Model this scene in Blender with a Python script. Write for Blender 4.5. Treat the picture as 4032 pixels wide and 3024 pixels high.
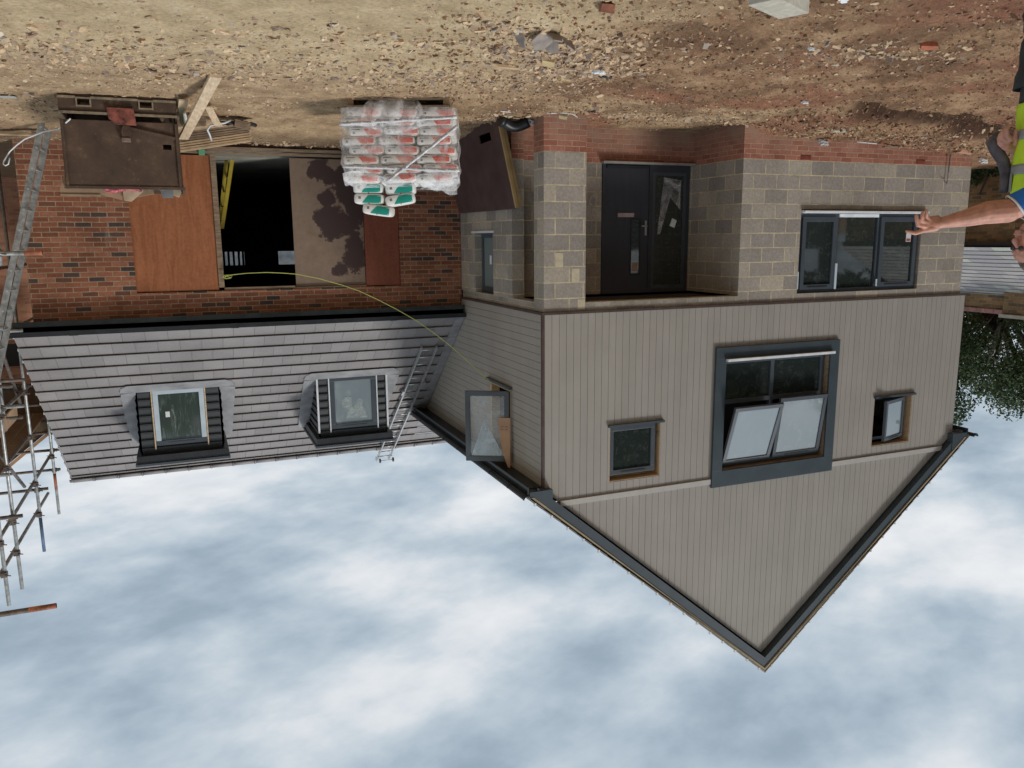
import bpy, math, random
import numpy as np
from mathutils import Vector, Matrix
random.seed(7); rng = np.random.default_rng(11)
sc = bpy.context.scene
for o in list(bpy.data.objects): bpy.data.objects.remove(o)
R = math.radians
# ------------------------------------------------------------------ camera (held upside down, as the photo was taken)
cam = bpy.data.cameras.new('camera'); camo = bpy.data.objects.new('camera', cam); sc.collection.objects.link(camo); sc.camera = camo
cam.sensor_width = 36; cam.lens = 27.91; cam.clip_start = .05; cam.clip_end = 2000
right = Vector((0.92511, 0.37961, -0.00767)); up = Vector((0.07552, -0.16418, 0.98354)); fwd = Vector((-0.3721, 0.91046, 0.18055))
m = Matrix.Identity(4)
for i, a in enumerate((-right, -up, -fwd)):
    for j in range(3): m[j][i] = a[j]
m.translation = (0, 0, 1.65); camo.matrix_world = m
sc.render.resolution_x = 1024; sc.render.resolution_y = 768
# ------------------------------------------------------------------ world, sun, exposure
W = bpy.data.worlds.new('World'); sc.world = W; W.use_nodes = True
nt = W.node_tree; nt.nodes.clear(); N = nt.nodes.new; L = nt.links.new
out = N('ShaderNodeOutputWorld'); bg = N('ShaderNodeBackground'); L(bg.outputs[0], out.inputs[0])
sky = N('ShaderNodeTexSky'); sky.sky_type = 'NISHITA'; sky.sun_disc = False
SUN_EL, SUN_AZ = R(52), R(215)
sky.sun_elevation = SUN_EL; sky.sun_rotation = SUN_AZ; sky.dust_density = 2.5
sk = N('ShaderNodeVectorMath'); sk.operation = 'SCALE'; sk.inputs[3].default_value = .1; L(sky.outputs[0], sk.inputs[0])
tc = N('ShaderNodeTexCoord'); sp = N('ShaderNodeSeparateXYZ'); L(tc.outputs['Generated'], sp.inputs[0])
def mth(op, a, b=None, c=None, tree=None, clamp=False):
    n = (tree or nt).nodes.new('ShaderNodeMath'); n.operation = op; n.use_clamp = clamp
    for i, v in enumerate((a, b, c)):
        if v is None: continue
        if isinstance(v, (int, float)): n.inputs[i].default_value = v
        else: (tree or nt).links.new(v, n.inputs[i])
    return n.outputs[0]
zz = mth('ADD', mth('MAXIMUM', sp.outputs[2], 0.0), .22)
cb = N('ShaderNodeCombineXYZ'); L(mth('DIVIDE', sp.outputs[0], zz), cb.inputs[0]); L(mth('DIVIDE', sp.outputs[1], zz), cb.inputs[1])
def wnoise(scale, det, rough, dist, loc):
    mp = N('ShaderNodeMapping'); L(cb.outputs[0], mp.inputs[0]); mp.inputs['Location'].default_value = loc
    mp.inputs['Rotation'].default_value = (0, 0, .5); mp.inputs['Scale'].default_value = (1.0, 1.35, 1)
    n = N('ShaderNodeTexNoise'); L(mp.outputs[0], n.inputs[0]); n.inputs['Scale'].default_value = scale
    n.inputs['Detail'].default_value = det; n.inputs['Roughness'].default_value = rough; n.inputs['Distortion'].default_value = dist
    return n.outputs[0]
n1 = wnoise(1.5, 4, .45, 0, (5.6, 3.9, 0)); n2 = wnoise(4.0, 7, .55, 0, (7.3, 4.2, 1))
comb = mth('ADD', mth('MULTIPLY', n1, .6), mth('MULTIPLY', n2, .4))
rp = N('ShaderNodeValToRGB'); L(comb, rp.inputs[0]); e = rp.color_ramp
e.interpolation = 'B_SPLINE'
def stops(cr, lst):
    cr.elements[0].position = lst[0][0]; cr.elements[0].color = (*lst[0][1], 1)
    cr.elements[1].position = lst[1][0]; cr.elements[1].color = (*lst[1][1], 1)
    for p, c in lst[2:]:
        el = cr.elements.new(p); el.color = (*c, 1)
stops(e, [(.39, (.295, .37, .445)), (.45, (.415, .50, .575)), (.505, (.515, .595, .66)), (.56, (.68, .72, .755)), (.65, (.89, .895, .90))])
mx = N('ShaderNodeMixRGB'); mx.inputs[0].default_value = .92; L(sk.outputs[0], mx.inputs[1]); L(rp.outputs[0], mx.inputs[2])
L(mx.outputs[0], bg.inputs[0]); bg.inputs[1].default_value = 1.0
sun = bpy.data.lights.new('sun', 'SUN'); sun.energy = 1.8; sun.angle = R(12); sun.color = (1, .96, .9)
suno = bpy.data.objects.new('sun', sun); sc.collection.objects.link(suno)
sd = Vector((math.sin(SUN_AZ) * math.cos(SUN_EL), math.cos(SUN_AZ) * math.cos(SUN_EL), math.sin(SUN_EL)))
suno.rotation_euler = sd.to_track_quat('Z', 'Y').to_euler()
sc.view_settings.view_transform = 'Standard'; sc.view_settings.look = 'None'; sc.view_settings.gamma = 1; sc.view_settings.exposure = 0.10
sc.view_settings.use_curve_mapping = False
# ------------------------------------------------------------------ mesh helpers
COL = sc.collection
class M:
    def __init__(s, T=None): s.v = []; s.f = []; s.sm = []; s.mi = []; s.T = T; s.m = 0
    def add(s, vs, fs, smooth=False):
        b = len(s.v)
        s.v += [(s.T @ Vector(v)) if s.T else Vector(v) for v in vs]
        for f in fs: s.f.append([b + i for i in f]); s.sm.append(smooth); s.mi.append(s.m)
        return s
    def box(s, x0, x1, y0, y1, z0, z1):
        v = [(x, y, z) for z in (z0, z1) for y in (y0, y1) for x in (x0, x1)]
        return s.add(v, [(0, 2, 3, 1), (4, 5, 7, 6), (0, 1, 5, 4), (2, 6, 7, 3), (0, 4, 6, 2), (1, 3, 7, 5)])
    def bar(s, a, b, w, h, upv=(0, 0, 1)):          # rectangular bar from a to b, w across, h along up
        a, b = Vector(a), Vector(b); d = (b - a).normalized(); u = Vector(upv); sd_ = d.cross(u)
        if sd_.length < 1e-4: sd_ = d.cross(Vector((1, 0, 0)))
        sd_.normalize(); u = sd_.cross(d)
        v = []
        for p in (a, b):
            for i, j in ((-1, -1), (1, -1), (1, 1), (-1, 1)): v.append(p + sd_ * (i * w / 2) + u * (j * h / 2))
        return s.add(v, [(0, 3, 2, 1), (4, 5, 6, 7), (0, 1, 5, 4), (1, 2, 6, 5), (2, 3, 7, 6), (3, 0, 4, 7)])
    def ring(s, u0, u1, w0, w1, t, v0, v1, tb=None, tt=None):   # rectangular frame in X-Z, depth along Y
        tb = t if tb is None else tb; tt = t if tt is None else tt
        s.box(u0, u1, v0, v1, w0, w0 + tb); s.box(u0, u1, v0, v1, w1 - tt, w1)
        s.box(u0, u0 + t, v0, v1, w0 + tb, w1 - tt); s.box(u1 - t, u1, v0, v1, w0 + tb, w1 - tt); return s
    def tube(s, pts, r, n=10, cap=True):
        pts = [Vector(p) for p in pts]; rs = r if isinstance(r, (list, tuple)) else [r] * len(pts)
        vs = []; pu = None
        for i, p in enumerate(pts):
            d = (pts[min(i + 1, len(pts) - 1)] - pts[max(i - 1, 0)]).normalized()
            if pu is None:
                pu = d.orthogonal().normalized()
            pu = (pu - d * pu.dot(d)).normalized(); q = d.cross(pu)
            for k in range(n):
                a = 2 * math.pi * k / n; vs.append(p + (pu * math.cos(a) + q * math.sin(a)) * rs[i])
        fs = [(i * n + k, i * n + (k + 1) % n, (i + 1) * n + (k + 1) % n, (i + 1) * n + k) for i in range(len(pts) - 1) for k in range(n)]
        s.add(vs, fs, True)
        if cap:
            b = len(vs); s.f.append([len(s.v) - b + i for i in range(n)][::-1]); s.sm.append(False); s.mi.append(s.m)
            s.f.append([len(s.v) - n + i for i in range(n)]); s.sm.append(False); s.mi.append(s.m)
        return s
    def loft(s, rings, close=True, cap=False, smooth=True):
        n = len(rings[0]); vs = [p for r in rings for p in r]
        kk = n if close else n - 1
        fs = [(i * n + k, i * n + (k + 1) % n, (i + 1) * n + (k + 1) % n, (i + 1) * n + k) for i in range(len(rings) - 1) for k in range(kk)]
        if cap: fs += [tuple(range(n))[::-1], tuple(len(vs) - n + i for i in range(n))]
        return s.add(vs, fs, smooth)
    def prism(s, poly, d):
        n = len(poly); d = Vector(d); v = [Vector(p) for p in poly] + [Vector(p) + d for p in poly]
        return s.add(v, [tuple(range(n)), tuple(range(2 * n - 1, n - 1, -1))] + [(i, n + i, n + (i + 1) % n, (i + 1) % n) for i in range(n)])
    def capsule(s, a, b, r0, r1, n=14):
        a, b = Vector(a), Vector(b); d = (b - a); L_ = max(d.length, 1e-5); d.normalize()
        pts, rs = [], []
        for k in range(5):
            t = math.pi / 2 * (1 - k / 4.0); pts.append(a - d * r0 * math.sin(t)); rs.append(max(r0 * math.cos(t), .0004))
        for k in range(5):
            t = math.pi / 2 * k / 4.0; pts.append(b + d * r1 * math.sin(t)); rs.append(max(r1 * math.cos(t), .0004))
        return s.tube(pts, rs, n)
    def build(s, name, mat, parent=None, origin=None, bevel=0, solid=0):
        me = bpy.data.meshes.new(name)
        off = Vector((0, 0, 0))
        if parent is not None:
            p = parent
            while p is not None: off += p.location; p = p.parent
        elif origin is not None: off = Vector(origin)
        me.from_pydata([tuple(v - off) for v in s.v], [], s.f)
        mats = mat if isinstance(mat, (list, tuple)) else [mat]
        for a in mats: me.materials.append(a)
        if len(mats) > 1: me.polygons.foreach_set('material_index', s.mi)
        me.polygons.foreach_set('use_smooth', s.sm); me.update()
        o = bpy.data.objects.new(name, me); COL.objects.link(o)
        if parent is not None: o.parent = parent
        else: o.location = off
        if solid:
            md = o.modifiers.new('solid', 'SOLIDIFY'); md.thickness = solid; md.offset = 0
        if bevel:
            md = o.modifiers.new('bevel', 'BEVEL'); md.width = bevel; md.segments = 2; md.limit_method = 'ANGLE'; md.angle_limit = R(40)
        return o
def fast_mesh(name, V, F, mat, smooth=False, origin=None):     # numpy arrays; F is (n,k)
    me = bpy.data.meshes.new(name); V = np.asarray(V, np.float32)
    if origin is not None: V = V - np.asarray(origin, np.float32)
    F = np.asarray(F, np.int32); k = F.shape[1]
    me.vertices.add(len(V)); me.vertices.foreach_set('co', V.ravel())
    me.loops.add(F.size); me.loops.foreach_set('vertex_index', F.ravel())
    me.polygons.add(len(F)); me.polygons.foreach_set('loop_start', np.arange(len(F), dtype=np.int32) * k)
    me.polygons.foreach_set('loop_total', np.full(len(F), k, np.int32))
    me.update(calc_edges=True); me.polygons.foreach_set('use_smooth', np.full(len(F), smooth))
    for a in (mat if isinstance(mat, list) else [mat]): me.materials.append(a)
    me.validate()
    o = bpy.data.objects.new(name, me); COL.objects.link(o)
    if origin is not None: o.location = origin
    return o
def tag(o, label=None, cat=None, group=None, kind=None):
    if label: o['label'] = label
    if cat: o['category'] = cat
    if group: o['group'] = group
    if kind: o['kind'] = kind
    return o
def thing(name, label, cat, loc=(0, 0, 0), group=None):
    o = bpy.data.objects.new(name, None); o.empty_display_size = .2; COL.objects.link(o); o.location = loc
    return tag(o, label, cat, group)
def copy_tree(o, parent=None):
    c = o.copy(); COL.objects.link(c); c.parent = parent
    for ch in list(o.children): copy_tree(ch, c)
    return c
# numpy value noise
_lat = rng.random((256, 256))
def vnoise(x, y, s):
    x = x / s + 31.7; y = y / s + 57.3; xi = np.floor(x).astype(int); yi = np.floor(y).astype(int); fx = x - xi; fy = y - yi
    fx = fx * fx * (3 - 2 * fx); fy = fy * fy * (3 - 2 * fy); a = _lat[xi % 256, yi % 256]; b = _lat[(xi + 1) % 256, yi % 256]
    c = _lat[xi % 256, (yi + 1) % 256]; d = _lat[(xi + 1) % 256, (yi + 1) % 256]
    return (a * (1 - fx) + b * fx) * (1 - fy) + (c * (1 - fx) + d * fx) * fy - .5
def sstep(a, b, x):
    t = np.clip((x - a) / (b - a), 0, 1); return t * t * (3 - 2 * t)
# ------------------------------------------------------------------ materials
def newmat(name):
    mt = bpy.data.materials.new(name); mt.use_nodes = True; t = mt.node_tree; b = t.nodes['Principled BSDF']; return mt, t, b
def nz(t, scale, det=4, rough=.55, vec=None, dist=0, stretch=None, coord='Object'):
    n = t.nodes.new('ShaderNodeTexNoise'); n.inputs['Scale'].default_value = scale; n.inputs['Detail'].default_value = det
    n.inputs['Roughness'].default_value = rough; n.inputs['Distortion'].default_value = dist
    if vec is None:
        tcn = t.nodes.new('ShaderNodeTexCoord'); vec = tcn.outputs[coord]
    if stretch:
        mp = t.nodes.new('ShaderNodeMapping'); mp.inputs['Scale'].default_value = stretch; t.links.new(vec, mp.inputs[0]); vec = mp.outputs[0]
    t.links.new(vec, n.inputs[0]); return n.outputs[0]
def ramp(t, fac, lst, interp='LINEAR'):
    r = t.nodes.new('ShaderNodeValToRGB'); r.color_ramp.interpolation = interp; stops(r.color_ramp, lst); t.links.new(fac, r.inputs[0]); return r.outputs[0]
def mixc(t, fac, a, b, mode='MIX'):
    n = t.nodes.new('ShaderNodeMixRGB'); n.blend_type = mode
    for i, v in enumerate((fac, a, b)):
        if isinstance(v, (int, float)): n.inputs[i].default_value = v
        elif isinstance(v, tuple): n.inputs[i].default_value = (*v, 1)
        else: t.links.new(v, n.inputs[i])
    return n.outputs[0]
def bump(t, b, h, strength=.3, dist=.01):
    n = t.nodes.new('ShaderNodeBump'); n.inputs['Strength'].default_value = strength; n.inputs['Distance'].default_value = dist
    t.links.new(h, n.inputs['Height']); t.links.new(n.outputs[0], b.inputs['Normal'])
def simple(name, col, rough=.6, var=.15, scale=6, bmp=.0, metal=0, spec=.5, stretch=None, det=5):
    mt, t, b = newmat(name); b.inputs['Roughness'].default_value = rough; b.inputs['Metallic'].default_value = metal
    b.inputs['Specular IOR Level'].default_value = spec
    n = nz(t, scale, det, .6, stretch=stretch)
    lo = tuple(max(c * (1 - var * 1.6), 0) for c in col); hi = tuple(min(c * (1 + var * 1.6), 1) for c in col)
    t.links.new(ramp(t, n, [(.3, lo), (.7, hi)]), b.inputs['Base Color'])
    if bmp: bump(t, b, n, bmp, .01)
    return mt
def masonry(name, bw, bh, mort, z0, tones, mortar_col, x0=0.0, msize=.010, rough=.9, stain=.25, offset=.5, dirt=None):
    mt, t, b = newmat(name); b.inputs['Roughness'].default_value = rough; b.inputs['Specular IOR Level'].default_value = .25
    g = t.nodes.new('ShaderNodeNewGeometry'); s1 = t.nodes.new('ShaderNodeSeparateXYZ'); s2 = t.nodes.new('ShaderNodeSeparateXYZ')
    t.links.new(g.outputs['Position'], s1.inputs[0]); t.links.new(g.outputs['True Normal'], s2.inputs[0])
    sel = mth('GREATER_THAN', mth('ABSOLUTE', s2.outputs[0], tree=t), .6, tree=t)
    wob = mth('MULTIPLY', mth('SUBTRACT', nz(t, 2.2, 2, .5, g.outputs['Position']), .5, tree=t), .014, tree=t)
    u = mth('ADD', mth('MULTIPLY', s1.outputs[1], sel, tree=t), mth('MULTIPLY', s1.outputs[0], mth('SUBTRACT', 1, sel, tree=t), tree=t), tree=t)
    c = t.nodes.new('ShaderNodeCombineXYZ'); t.links.new(mth('ADD', u, x0, tree=t), c.inputs[0])
    t.links.new(mth('ADD', mth('SUBTRACT', s1.outputs[2], z0, tree=t), wob, tree=t), c.inputs[1])
    br = t.nodes.new('ShaderNodeTexBrick'); t.links.new(c.outputs[0], br.inputs['Vector']); br.offset = offset
    br.inputs['Color1'].default_value = (0, 0, 0, 1); br.inputs['Color2'].default_value = (1, 1, 1, 1); br.inputs['Mortar'].default_value = (.5, .5, .5, 1)
    br.inputs['Scale'].default_value = 1; br.inputs['Mortar Size'].default_value = msize / 2; br.inputs['Mortar Smooth'].default_value = .15
    br.inputs['Bias'].default_value = 0; br.inputs['Brick Width'].default_value = bw; br.inputs['Row Height'].default_value = bh
    col = ramp(t, br.outputs['Color'], tones)
    fine = nz(t, 28, 6, .7, g.outputs['Position']); big = nz(t, 1.3, 4, .6, g.outputs['Position'])
    col = mixc(t, 1.0, col, ramp(t, fine, [(.25, (.72, .72, .72)), (.75, (1.25, 1.25, 1.25))]), 'MULTIPLY')
    mc = mixc(t, 1.0, mortar_col, ramp(t, nz(t, 9, 5, .7, g.outputs['Position']), [(.3, (.6, .6, .6)), (.7, (1.2, 1.2, 1.2))]), 'MULTIPLY')
    mf = mth('MULTIPLY', br.outputs['Fac'], ramp(t, nz(t, 5, 4, .6, g.outputs['Position']), [(.3, (.7, .7, .7)), (.55, (1, 1, 1))]), tree=t)
    col = mixc(t, mf, col, mc)
    col = mixc(t, 1.0, col, ramp(t, big, [(.3, (1 - stain, 1 - stain, 1 - stain * 1.05)), (.7, (1.08, 1.08, 1.08))]), 'MULTIPLY')
    eff = mth('MULTIPLY', ramp(t, nz(t, 3.2, 6, .7, g.outputs['Position'], stretch=(1, 1, .45)), [(.62, (0, 0, 0)), (.76, (1, 1, 1))]), .28, tree=t)
    col = mixc(t, eff, col, (.55, .51, .45))                   # lime bloom and mortar smears
    if dirt:                                                   # soil splashed on the lowest courses
        dm = mth('MULTIPLY', mth('SUBTRACT', 1, mth('DIVIDE', mth('SUBTRACT', s1.outputs[2], dirt[0], tree=t), dirt[1], tree=t, clamp=True), tree=t),
                 ramp(t, nz(t, 3, 5, .65, g.outputs['Position']), [(.35, (.15, .15, .15)), (.65, (1, 1, 1))]), tree=t)
        col = mixc(t, dm, col, dirt[2])
    t.links.new(col, b.inputs['Base Color'])
    h = mth('ADD', mth('MULTIPLY', mth('SUBTRACT', 1, br.outputs['Fac'], tree=t), .6, tree=t), mth('MULTIPLY', fine, .35, tree=t), tree=t)
    bump(t, b, h, .6, .008); return mt
m_block = masonry('concrete_blockwork', .45, .225, .01, .48 - 2.25, [(0, (.27, .248, .226)), (.3, (.32, .293, .262)), (.7, (.365, .33, .29)), (.93, (.42, .375, .31))], (.58, .505, .34), x0=.13, msize=.019, stain=.18)
m_plinth = masonry('red_plinth_brick', .225, .075, .01, .48 - 3.0, [(0, (.30, .11, .075)), (.5, (.37, .155, .11)), (1, (.42, .19, .135))], (.50, .38, .27), x0=.05,
                   dirt=(.05, .34, (.36, .245, .175)))
m_wing = masonry('mixed_red_brick', .225, .075, .01, .16 - 3.0, [(0, (.070, .050, .050)), (.09, (.095, .062, .056)), (.15, (.18, .070, .043)), (.6, (.27, .098, .058)), (1, (.34, .145, .092))], (.38, .29, .185), msize=.014,
                 dirt=(.1, .22, (.30, .20, .14)))
m_oldbrick = masonry('old_stock_brick', .225, .075, .01, 0, [(0, (.19, .135, .09)), (.3, (.28, .18, .10)), (.6, (.37, .235, .12)), (1, (.46, .27, .15))], (.42, .35, .23), stain=.4)
m_farbrick = masonry('orange_brick', .225, .075, .012, 0, [(0, (.42, .19, .12)), (.5, (.55, .26, .17)), (1, (.62, .32, .20))], (.50, .40, .27))
m_clad = simple('painted_cladding', (.315, .298, .274), .55, .035, 1.2)
_t = m_clad.node_tree; _b = _t.nodes['Principled BSDF']; _g = _t.nodes.new('ShaderNodeNewGeometry'); _src = _b.inputs['Base Color'].links[0].from_socket
_c = mixc(_t, 1.0, _src, ramp(_t, _g.outputs['Random Per Island'], [(0, (.975, .975, .97)), (1, (1.025, 1.02, 1.02))]), 'MULTIPLY')
_c = mixc(_t, 1.0, _c, ramp(_t, nz(_t, 1.1, 6, .65, stretch=(3, 3, .6)), [(.3, (.94, .94, .935)), (.7, (1.04, 1.04, 1.04))]), 'MULTIPLY'); _t.links.new(_c, _b.inputs['Base Color'])
m_cladback = simple('cladding_shadow_gap', (.34, .32, .295), .8)
m_anth = simple('anthracite_metal', (.045, .064, .080), .42, .10, 3)
m_anth2 = simple('anthracite_frame', (.058, .074, .092), .38, .08, 3)
m_dark = simple('black_plastic', (.018, .021, .026), .4, .2, 5)
m_fascia = simple('dark_green_fascia', (.034, .045, .048), .4, .3, 4)
m_weather = simple('black_weatherboard', (.028, .033, .038), .5, .12, 8, .1, stretch=(1, 8, 8))
m_brown = simple('dark_brown_trim', (.07, .045, .038), .5, .2)
m_wood = simple('sawn_timber', (.50, .355, .215), .8, .18, 5, .15, stretch=(1, 9, 9))
m_woodold = simple('weathered_timber', (.23, .165, .11), .85, .3, 5, .2, stretch=(1, 8, 8))
m_woodpale = simple('pale_timber', (.60, .46, .31), .8, .16, 6, .15, stretch=(6, 1, 6))
m_white = simple('white_plastic', (.70, .74, .77), .45, .08)
m_film = simple('pale_blue_protective_film', (.50, .60, .68), .4, .05)
m_steel = simple('galvanised_steel', (.33, .335, .33), .42, .28, 12, 0, .55)
m_steeldark = simple('rusty_steel_tube', (.14, .115, .10), .6, .35, 14, 0, .3)
m_alu = simple('aluminium', (.50, .51, .51), .38, .10, 12, 0, .6)
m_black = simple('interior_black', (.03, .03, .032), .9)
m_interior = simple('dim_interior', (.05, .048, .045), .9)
m_screed = simple('concrete_floor', (.26, .25, .21), .85, .2, 2)
m_orange = simple('orange_paint', (.33, .12, .065), .65, .5, 9)
m_bluep = simple('blue_paint', (.09, .16, .27), .6, .2, 9)
m_lead = simple('lead_flashing', (.232, .232, .242), .5, .2, 3.5)
m_slab = simple('cast_concrete', (.47, .435, .36), .9, .12, 14, .2)
m_shutter = simple('brown_phenolic_board', (.088, .058, .056), .42, .18, 3)
m_rope = simple('yellow_green_rope', (.50, .55, .14), .7, .1)
m_yellow = simple('yellow_fibreglass', (.46, .36, .04), .5, .1)
m_tile = None
def tilemat():
    mt, t, b = newmat('grey_interlocking_tile'); b.inputs['Roughness'].default_value = .62; b.inputs['Specular IOR Level'].default_value = .4
    g = t.nodes.new('ShaderNodeNewGeometry'); c = ramp(t, g.outputs['Random Per Island'], [(0, (.225, .211, .208)), (.5, (.245, .230, .227)), (1, (.268, .252, .249))])
    c = mixc(t, 1.0, c, ramp(t, nz(t, .9, 5, .6), [(.3, (.82, .82, .84)), (.7, (1.14, 1.13, 1.12))]), 'MULTIPLY')
    c = mixc(t, 1.0, c, ramp(t, nz(t, 40, 4, .7), [(.3, (.88, .88, .88)), (.7, (1.1, 1.1, 1.1))]), 'MULTIPLY')
    t.links.new(c, b.inputs['Base Color']); return mt
m_tile = tilemat()
def glass(name, base, rough=.03, ior=1.6, smear=.0, smearcol=(.45, .5, .52), sc_=(3, 3, 3)):
    mt, t, b = newmat(name); b.inputs['Roughness'].default_value = rough; b.inputs['IOR'].default_value = ior; b.inputs['Specular IOR Level'].default_value = .8
    if smear:
        f = ramp(t, nz(t, 3, 7, .75, stretch=sc_, dist=.6), [(.52, (0, 0, 0)), (.75, (smear, smear, smear))])
        t.links.new(mixc(t, f, base, smearcol), b.inputs['Base Color']); t.links.new(mth('ADD', f, rough, tree=t), b.inputs['Roughness'])
    else: b.inputs['Base Color'].default_value = (*base, 1)
    return mt
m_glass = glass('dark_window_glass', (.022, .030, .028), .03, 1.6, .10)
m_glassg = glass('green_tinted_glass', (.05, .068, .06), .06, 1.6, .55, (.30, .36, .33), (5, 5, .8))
m_glasssky = glass('sky_toned_filmed_glass', (.25, .305, .34), .04, 1.9, .14, (.50, .55, .58), (1.4, 1.4, 1.0))  # pale base colour: film plus sky reflection painted into the pane
m_frost = glass('frosted_glass', (.17, .22, .22), .35, 1.5)
def thinfilm(name, alpha_lo, alpha_hi, col=(.85, .86, .88), rough=.22, scale=4):
    mt, t, b = newmat(name); b.inputs['Base Color'].default_value = (*col, 1); b.inputs['Roughness'].default_value = rough
    b.inputs['Specular IOR Level'].default_value = 1.0
    n = nz(t, scale, 6, .65, dist=1.2); al = ramp(t, n, [(.38, (alpha_lo,) * 3), (.66, (alpha_hi,) * 3)])
    t.links.new(al, b.inputs['Alpha']); bump(t, b, nz(t, 9, 5, .6, dist=1.5), .8, .02); return mt
m_wrap = thinfilm('clear_plastic_wrap', .08, .55, (.95, .95, .97), .16)
m_clearpane = thinfilm('clear_glass_pane', .16, .40, (.55, .62, .66), .05, 2)
def rustmat():
    mt, t, b = newmat('rusty_painted_steel'); b.inputs['Roughness'].default_value = .78; b.inputs['Metallic'].default_value = .15
    c = ramp(t, nz(t, 3.5, 7, .65), [(.3, (.055, .036, .026)), (.5, (.085, .052, .036)), (.7, (.125, .078, .052))])
    f = ramp(t, nz(t, 7, 7, .75), [(.58, (0, 0, 0)), (.70, (.8, .8, .8))]); c = mixc(t, f, c, (.20, .145, .092))
    f2 = ramp(t, nz(t, 45, 3, .6), [(.66, (0, 0, 0)), (.72, (.6, .6, .6))]); c = mixc(t, f2, c, (.30, .26, .21))
    t.links.new(c, b.inputs['Base Color']); bump(t, b, nz(t, 30, 5, .7), .4, .004); return mt
m_rust = rustmat()
m_redplate = simple('worn_red_paint', (.20, .060, .042), .75, .6, 9)
def plymat(name, a, b_, stainc=None, shape=None):
    mt, t, b = newmat(name); b.inputs['Roughness'].default_value = .75; b.inputs['Specular IOR Level'].default_value = .3
    c = ramp(t, nz(t, 1.6, 6, .6, dist=1.5, stretch=(5, 5, .7)), [(.3, a), (.7, b_)])
    if stainc:
        f = ramp(t, nz(t, 1.55, 4, .55, dist=.5), shape); c = mixc(t, f, c, stainc)
    c = mixc(t, 1.0, c, ramp(t, nz(t, 22, 4, .7), [(.3, (.85, .85, .85)), (.7, (1.12, 1.12, 1.12))]), 'MULTIPLY')
    t.links.new(c, b.inputs['Base Color']); return mt
m_ply = plymat('orange_brown_plywood', (.24, .082, .034), (.37, .145, .065))
m_ply2 = plymat('red_brown_plywood', (.20, .062, .036), (.25, .082, .048))
def chipmat():
    mt, t, b = newmat('damp_stained_chipboard'); b.inputs['Roughness'].default_value = .85; b.inputs['Specular IOR Level'].default_value = .3
    c = ramp(t, nz(t, 6, 6, .7), [(.3, (.19, .135, .10)), (.7, (.26, .19, .145))])
    tcn = t.nodes.new('ShaderNodeTexCoord'); s = t.nodes.new('ShaderNodeSeparateXYZ'); t.links.new(tcn.outputs['Object'], s.inputs[0])
    f = None
    for cx, cz, rx, rz in STAINS:
        dx = mth('DIVIDE', mth('SUBTRACT', s.outputs[0], cx, tree=t), rx, tree=t); dz = mth('DIVIDE', mth('SUBTRACT', s.outputs[2], cz, tree=t), rz, tree=t)
        d = mth('SQRT', mth('ADD', mth('MULTIPLY', dx, dx, tree=t), mth('MULTIPLY', dz, dz, tree=t), tree=t), tree=t)
        f = d if f is None else mth('MINIMUM', f, d, tree=t)
    f = mth('ADD', f, mth('MULTIPLY', mth('SUBTRACT', nz(t, 3.6, 7, .7), .5, tree=t), 2.6, tree=t), tree=t)
    c = mixc(t, ramp(t, f, [(.78, (1, 1, 1)), (.92, (.85, .85, .85)), (1.16, (0, 0, 0))]), c, (.060, .038, .037))
    t.links.new(c, b.inputs['Base Color']); return mt
# ------------------------------------------------------------------ ground
def pit_edge(x): return 7.95 + .22 * (-8.8 - x) + .12 * np.sin(x * 2.1 + .6) + .22 * vnoise(x, x * 0 + 3.3, .5)   # lip of the dug-out left of the path
def gh(x, y):
    x = np.asarray(x, float); y = np.asarray(y, float)
    h = -.02 + .05 * vnoise(x, y, 2.3) + .030 * vnoise(x, y, .8)
    h = h + .17 * sstep(11.8, 13.6, y) * sstep(-4.75, -4.3, x) * (1 - sstep(8, 14, x))
    h = h + .05 * sstep(.2, 2.5, x) * sstep(10.5, 12, y)
    edge = pit_edge(x)
    inx = sstep(-8.0, -8.7, x) * (1 - sstep(-19, -21, x))
    h = h + inx * (.07 * sstep(edge - 1.0, edge - .05, y) - .46 * sstep(edge, edge + .10, y) + .53 * sstep(edge + .12, edge + .62, y))
    h = h + .16 * sstep(-9.5, -12.5, x) * sstep(8.9, 9.9, y) * (1 - sstep(14, 16, y))
    h = h + .10 * np.exp(-((x + 2.9) ** 2 / .5 + (y - 6.15) ** 2 / .12)) + .06 * np.exp(-((x + 3.6) ** 2 / .5 + (y - 7.4) ** 2 / .15)) + .07 * np.exp(-((x - .9) ** 2 / 1.2 + (y - 8.0) ** 2 / .5))
    wm = sstep(-2.4, -4.0, x)                                                          # rougher soil on the brown side
    rg_ = (vnoise(x + 9, y, 1.1) + .5)                                                # patches of rougher clods
    h = h + (.012 + .022 * wm) * vnoise(x, y, .22) + (.012 + .030 * wm * (.4 + rg_)) * vnoise(x, y, .09) + (.006 + .020 * wm * (.3 + rg_)) * vnoise(x, y, .045)
    inside = ((x > -12.8) & (x < -4.75) & (y > 10.35)) | ((x > -4.75) & (x < 2.1) & (y > 13.95))
    return np.where(inside, np.minimum(h, -.05), h)
def axis(segs):
    a = [segs[0][0]]
    for s0, s1, st in segs:
        n = max(1, int(round((s1 - s0) / st))); a += list(np.linspace(s0, s1, n + 1)[1:])
    return np.array(a)
gx = axis([(-700, -60, 80), (-60, -20, 4), (-20, -13, .3), (-13, 3.2, .026), (3.2, 8, .3), (8, 60, 5), (60, 700, 80)])
gy = axis([(-700, -60, 80), (-60, 0, 6), (0, 3.8, .4), (3.8, 11.6, .026), (11.6, 14.0, .045), (14, 20, .5), (20, 60, 5), (60, 900, 80)])
GX, GY = np.meshgrid(gx, gy, indexing='ij'); GZ = gh(GX, GY)
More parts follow.
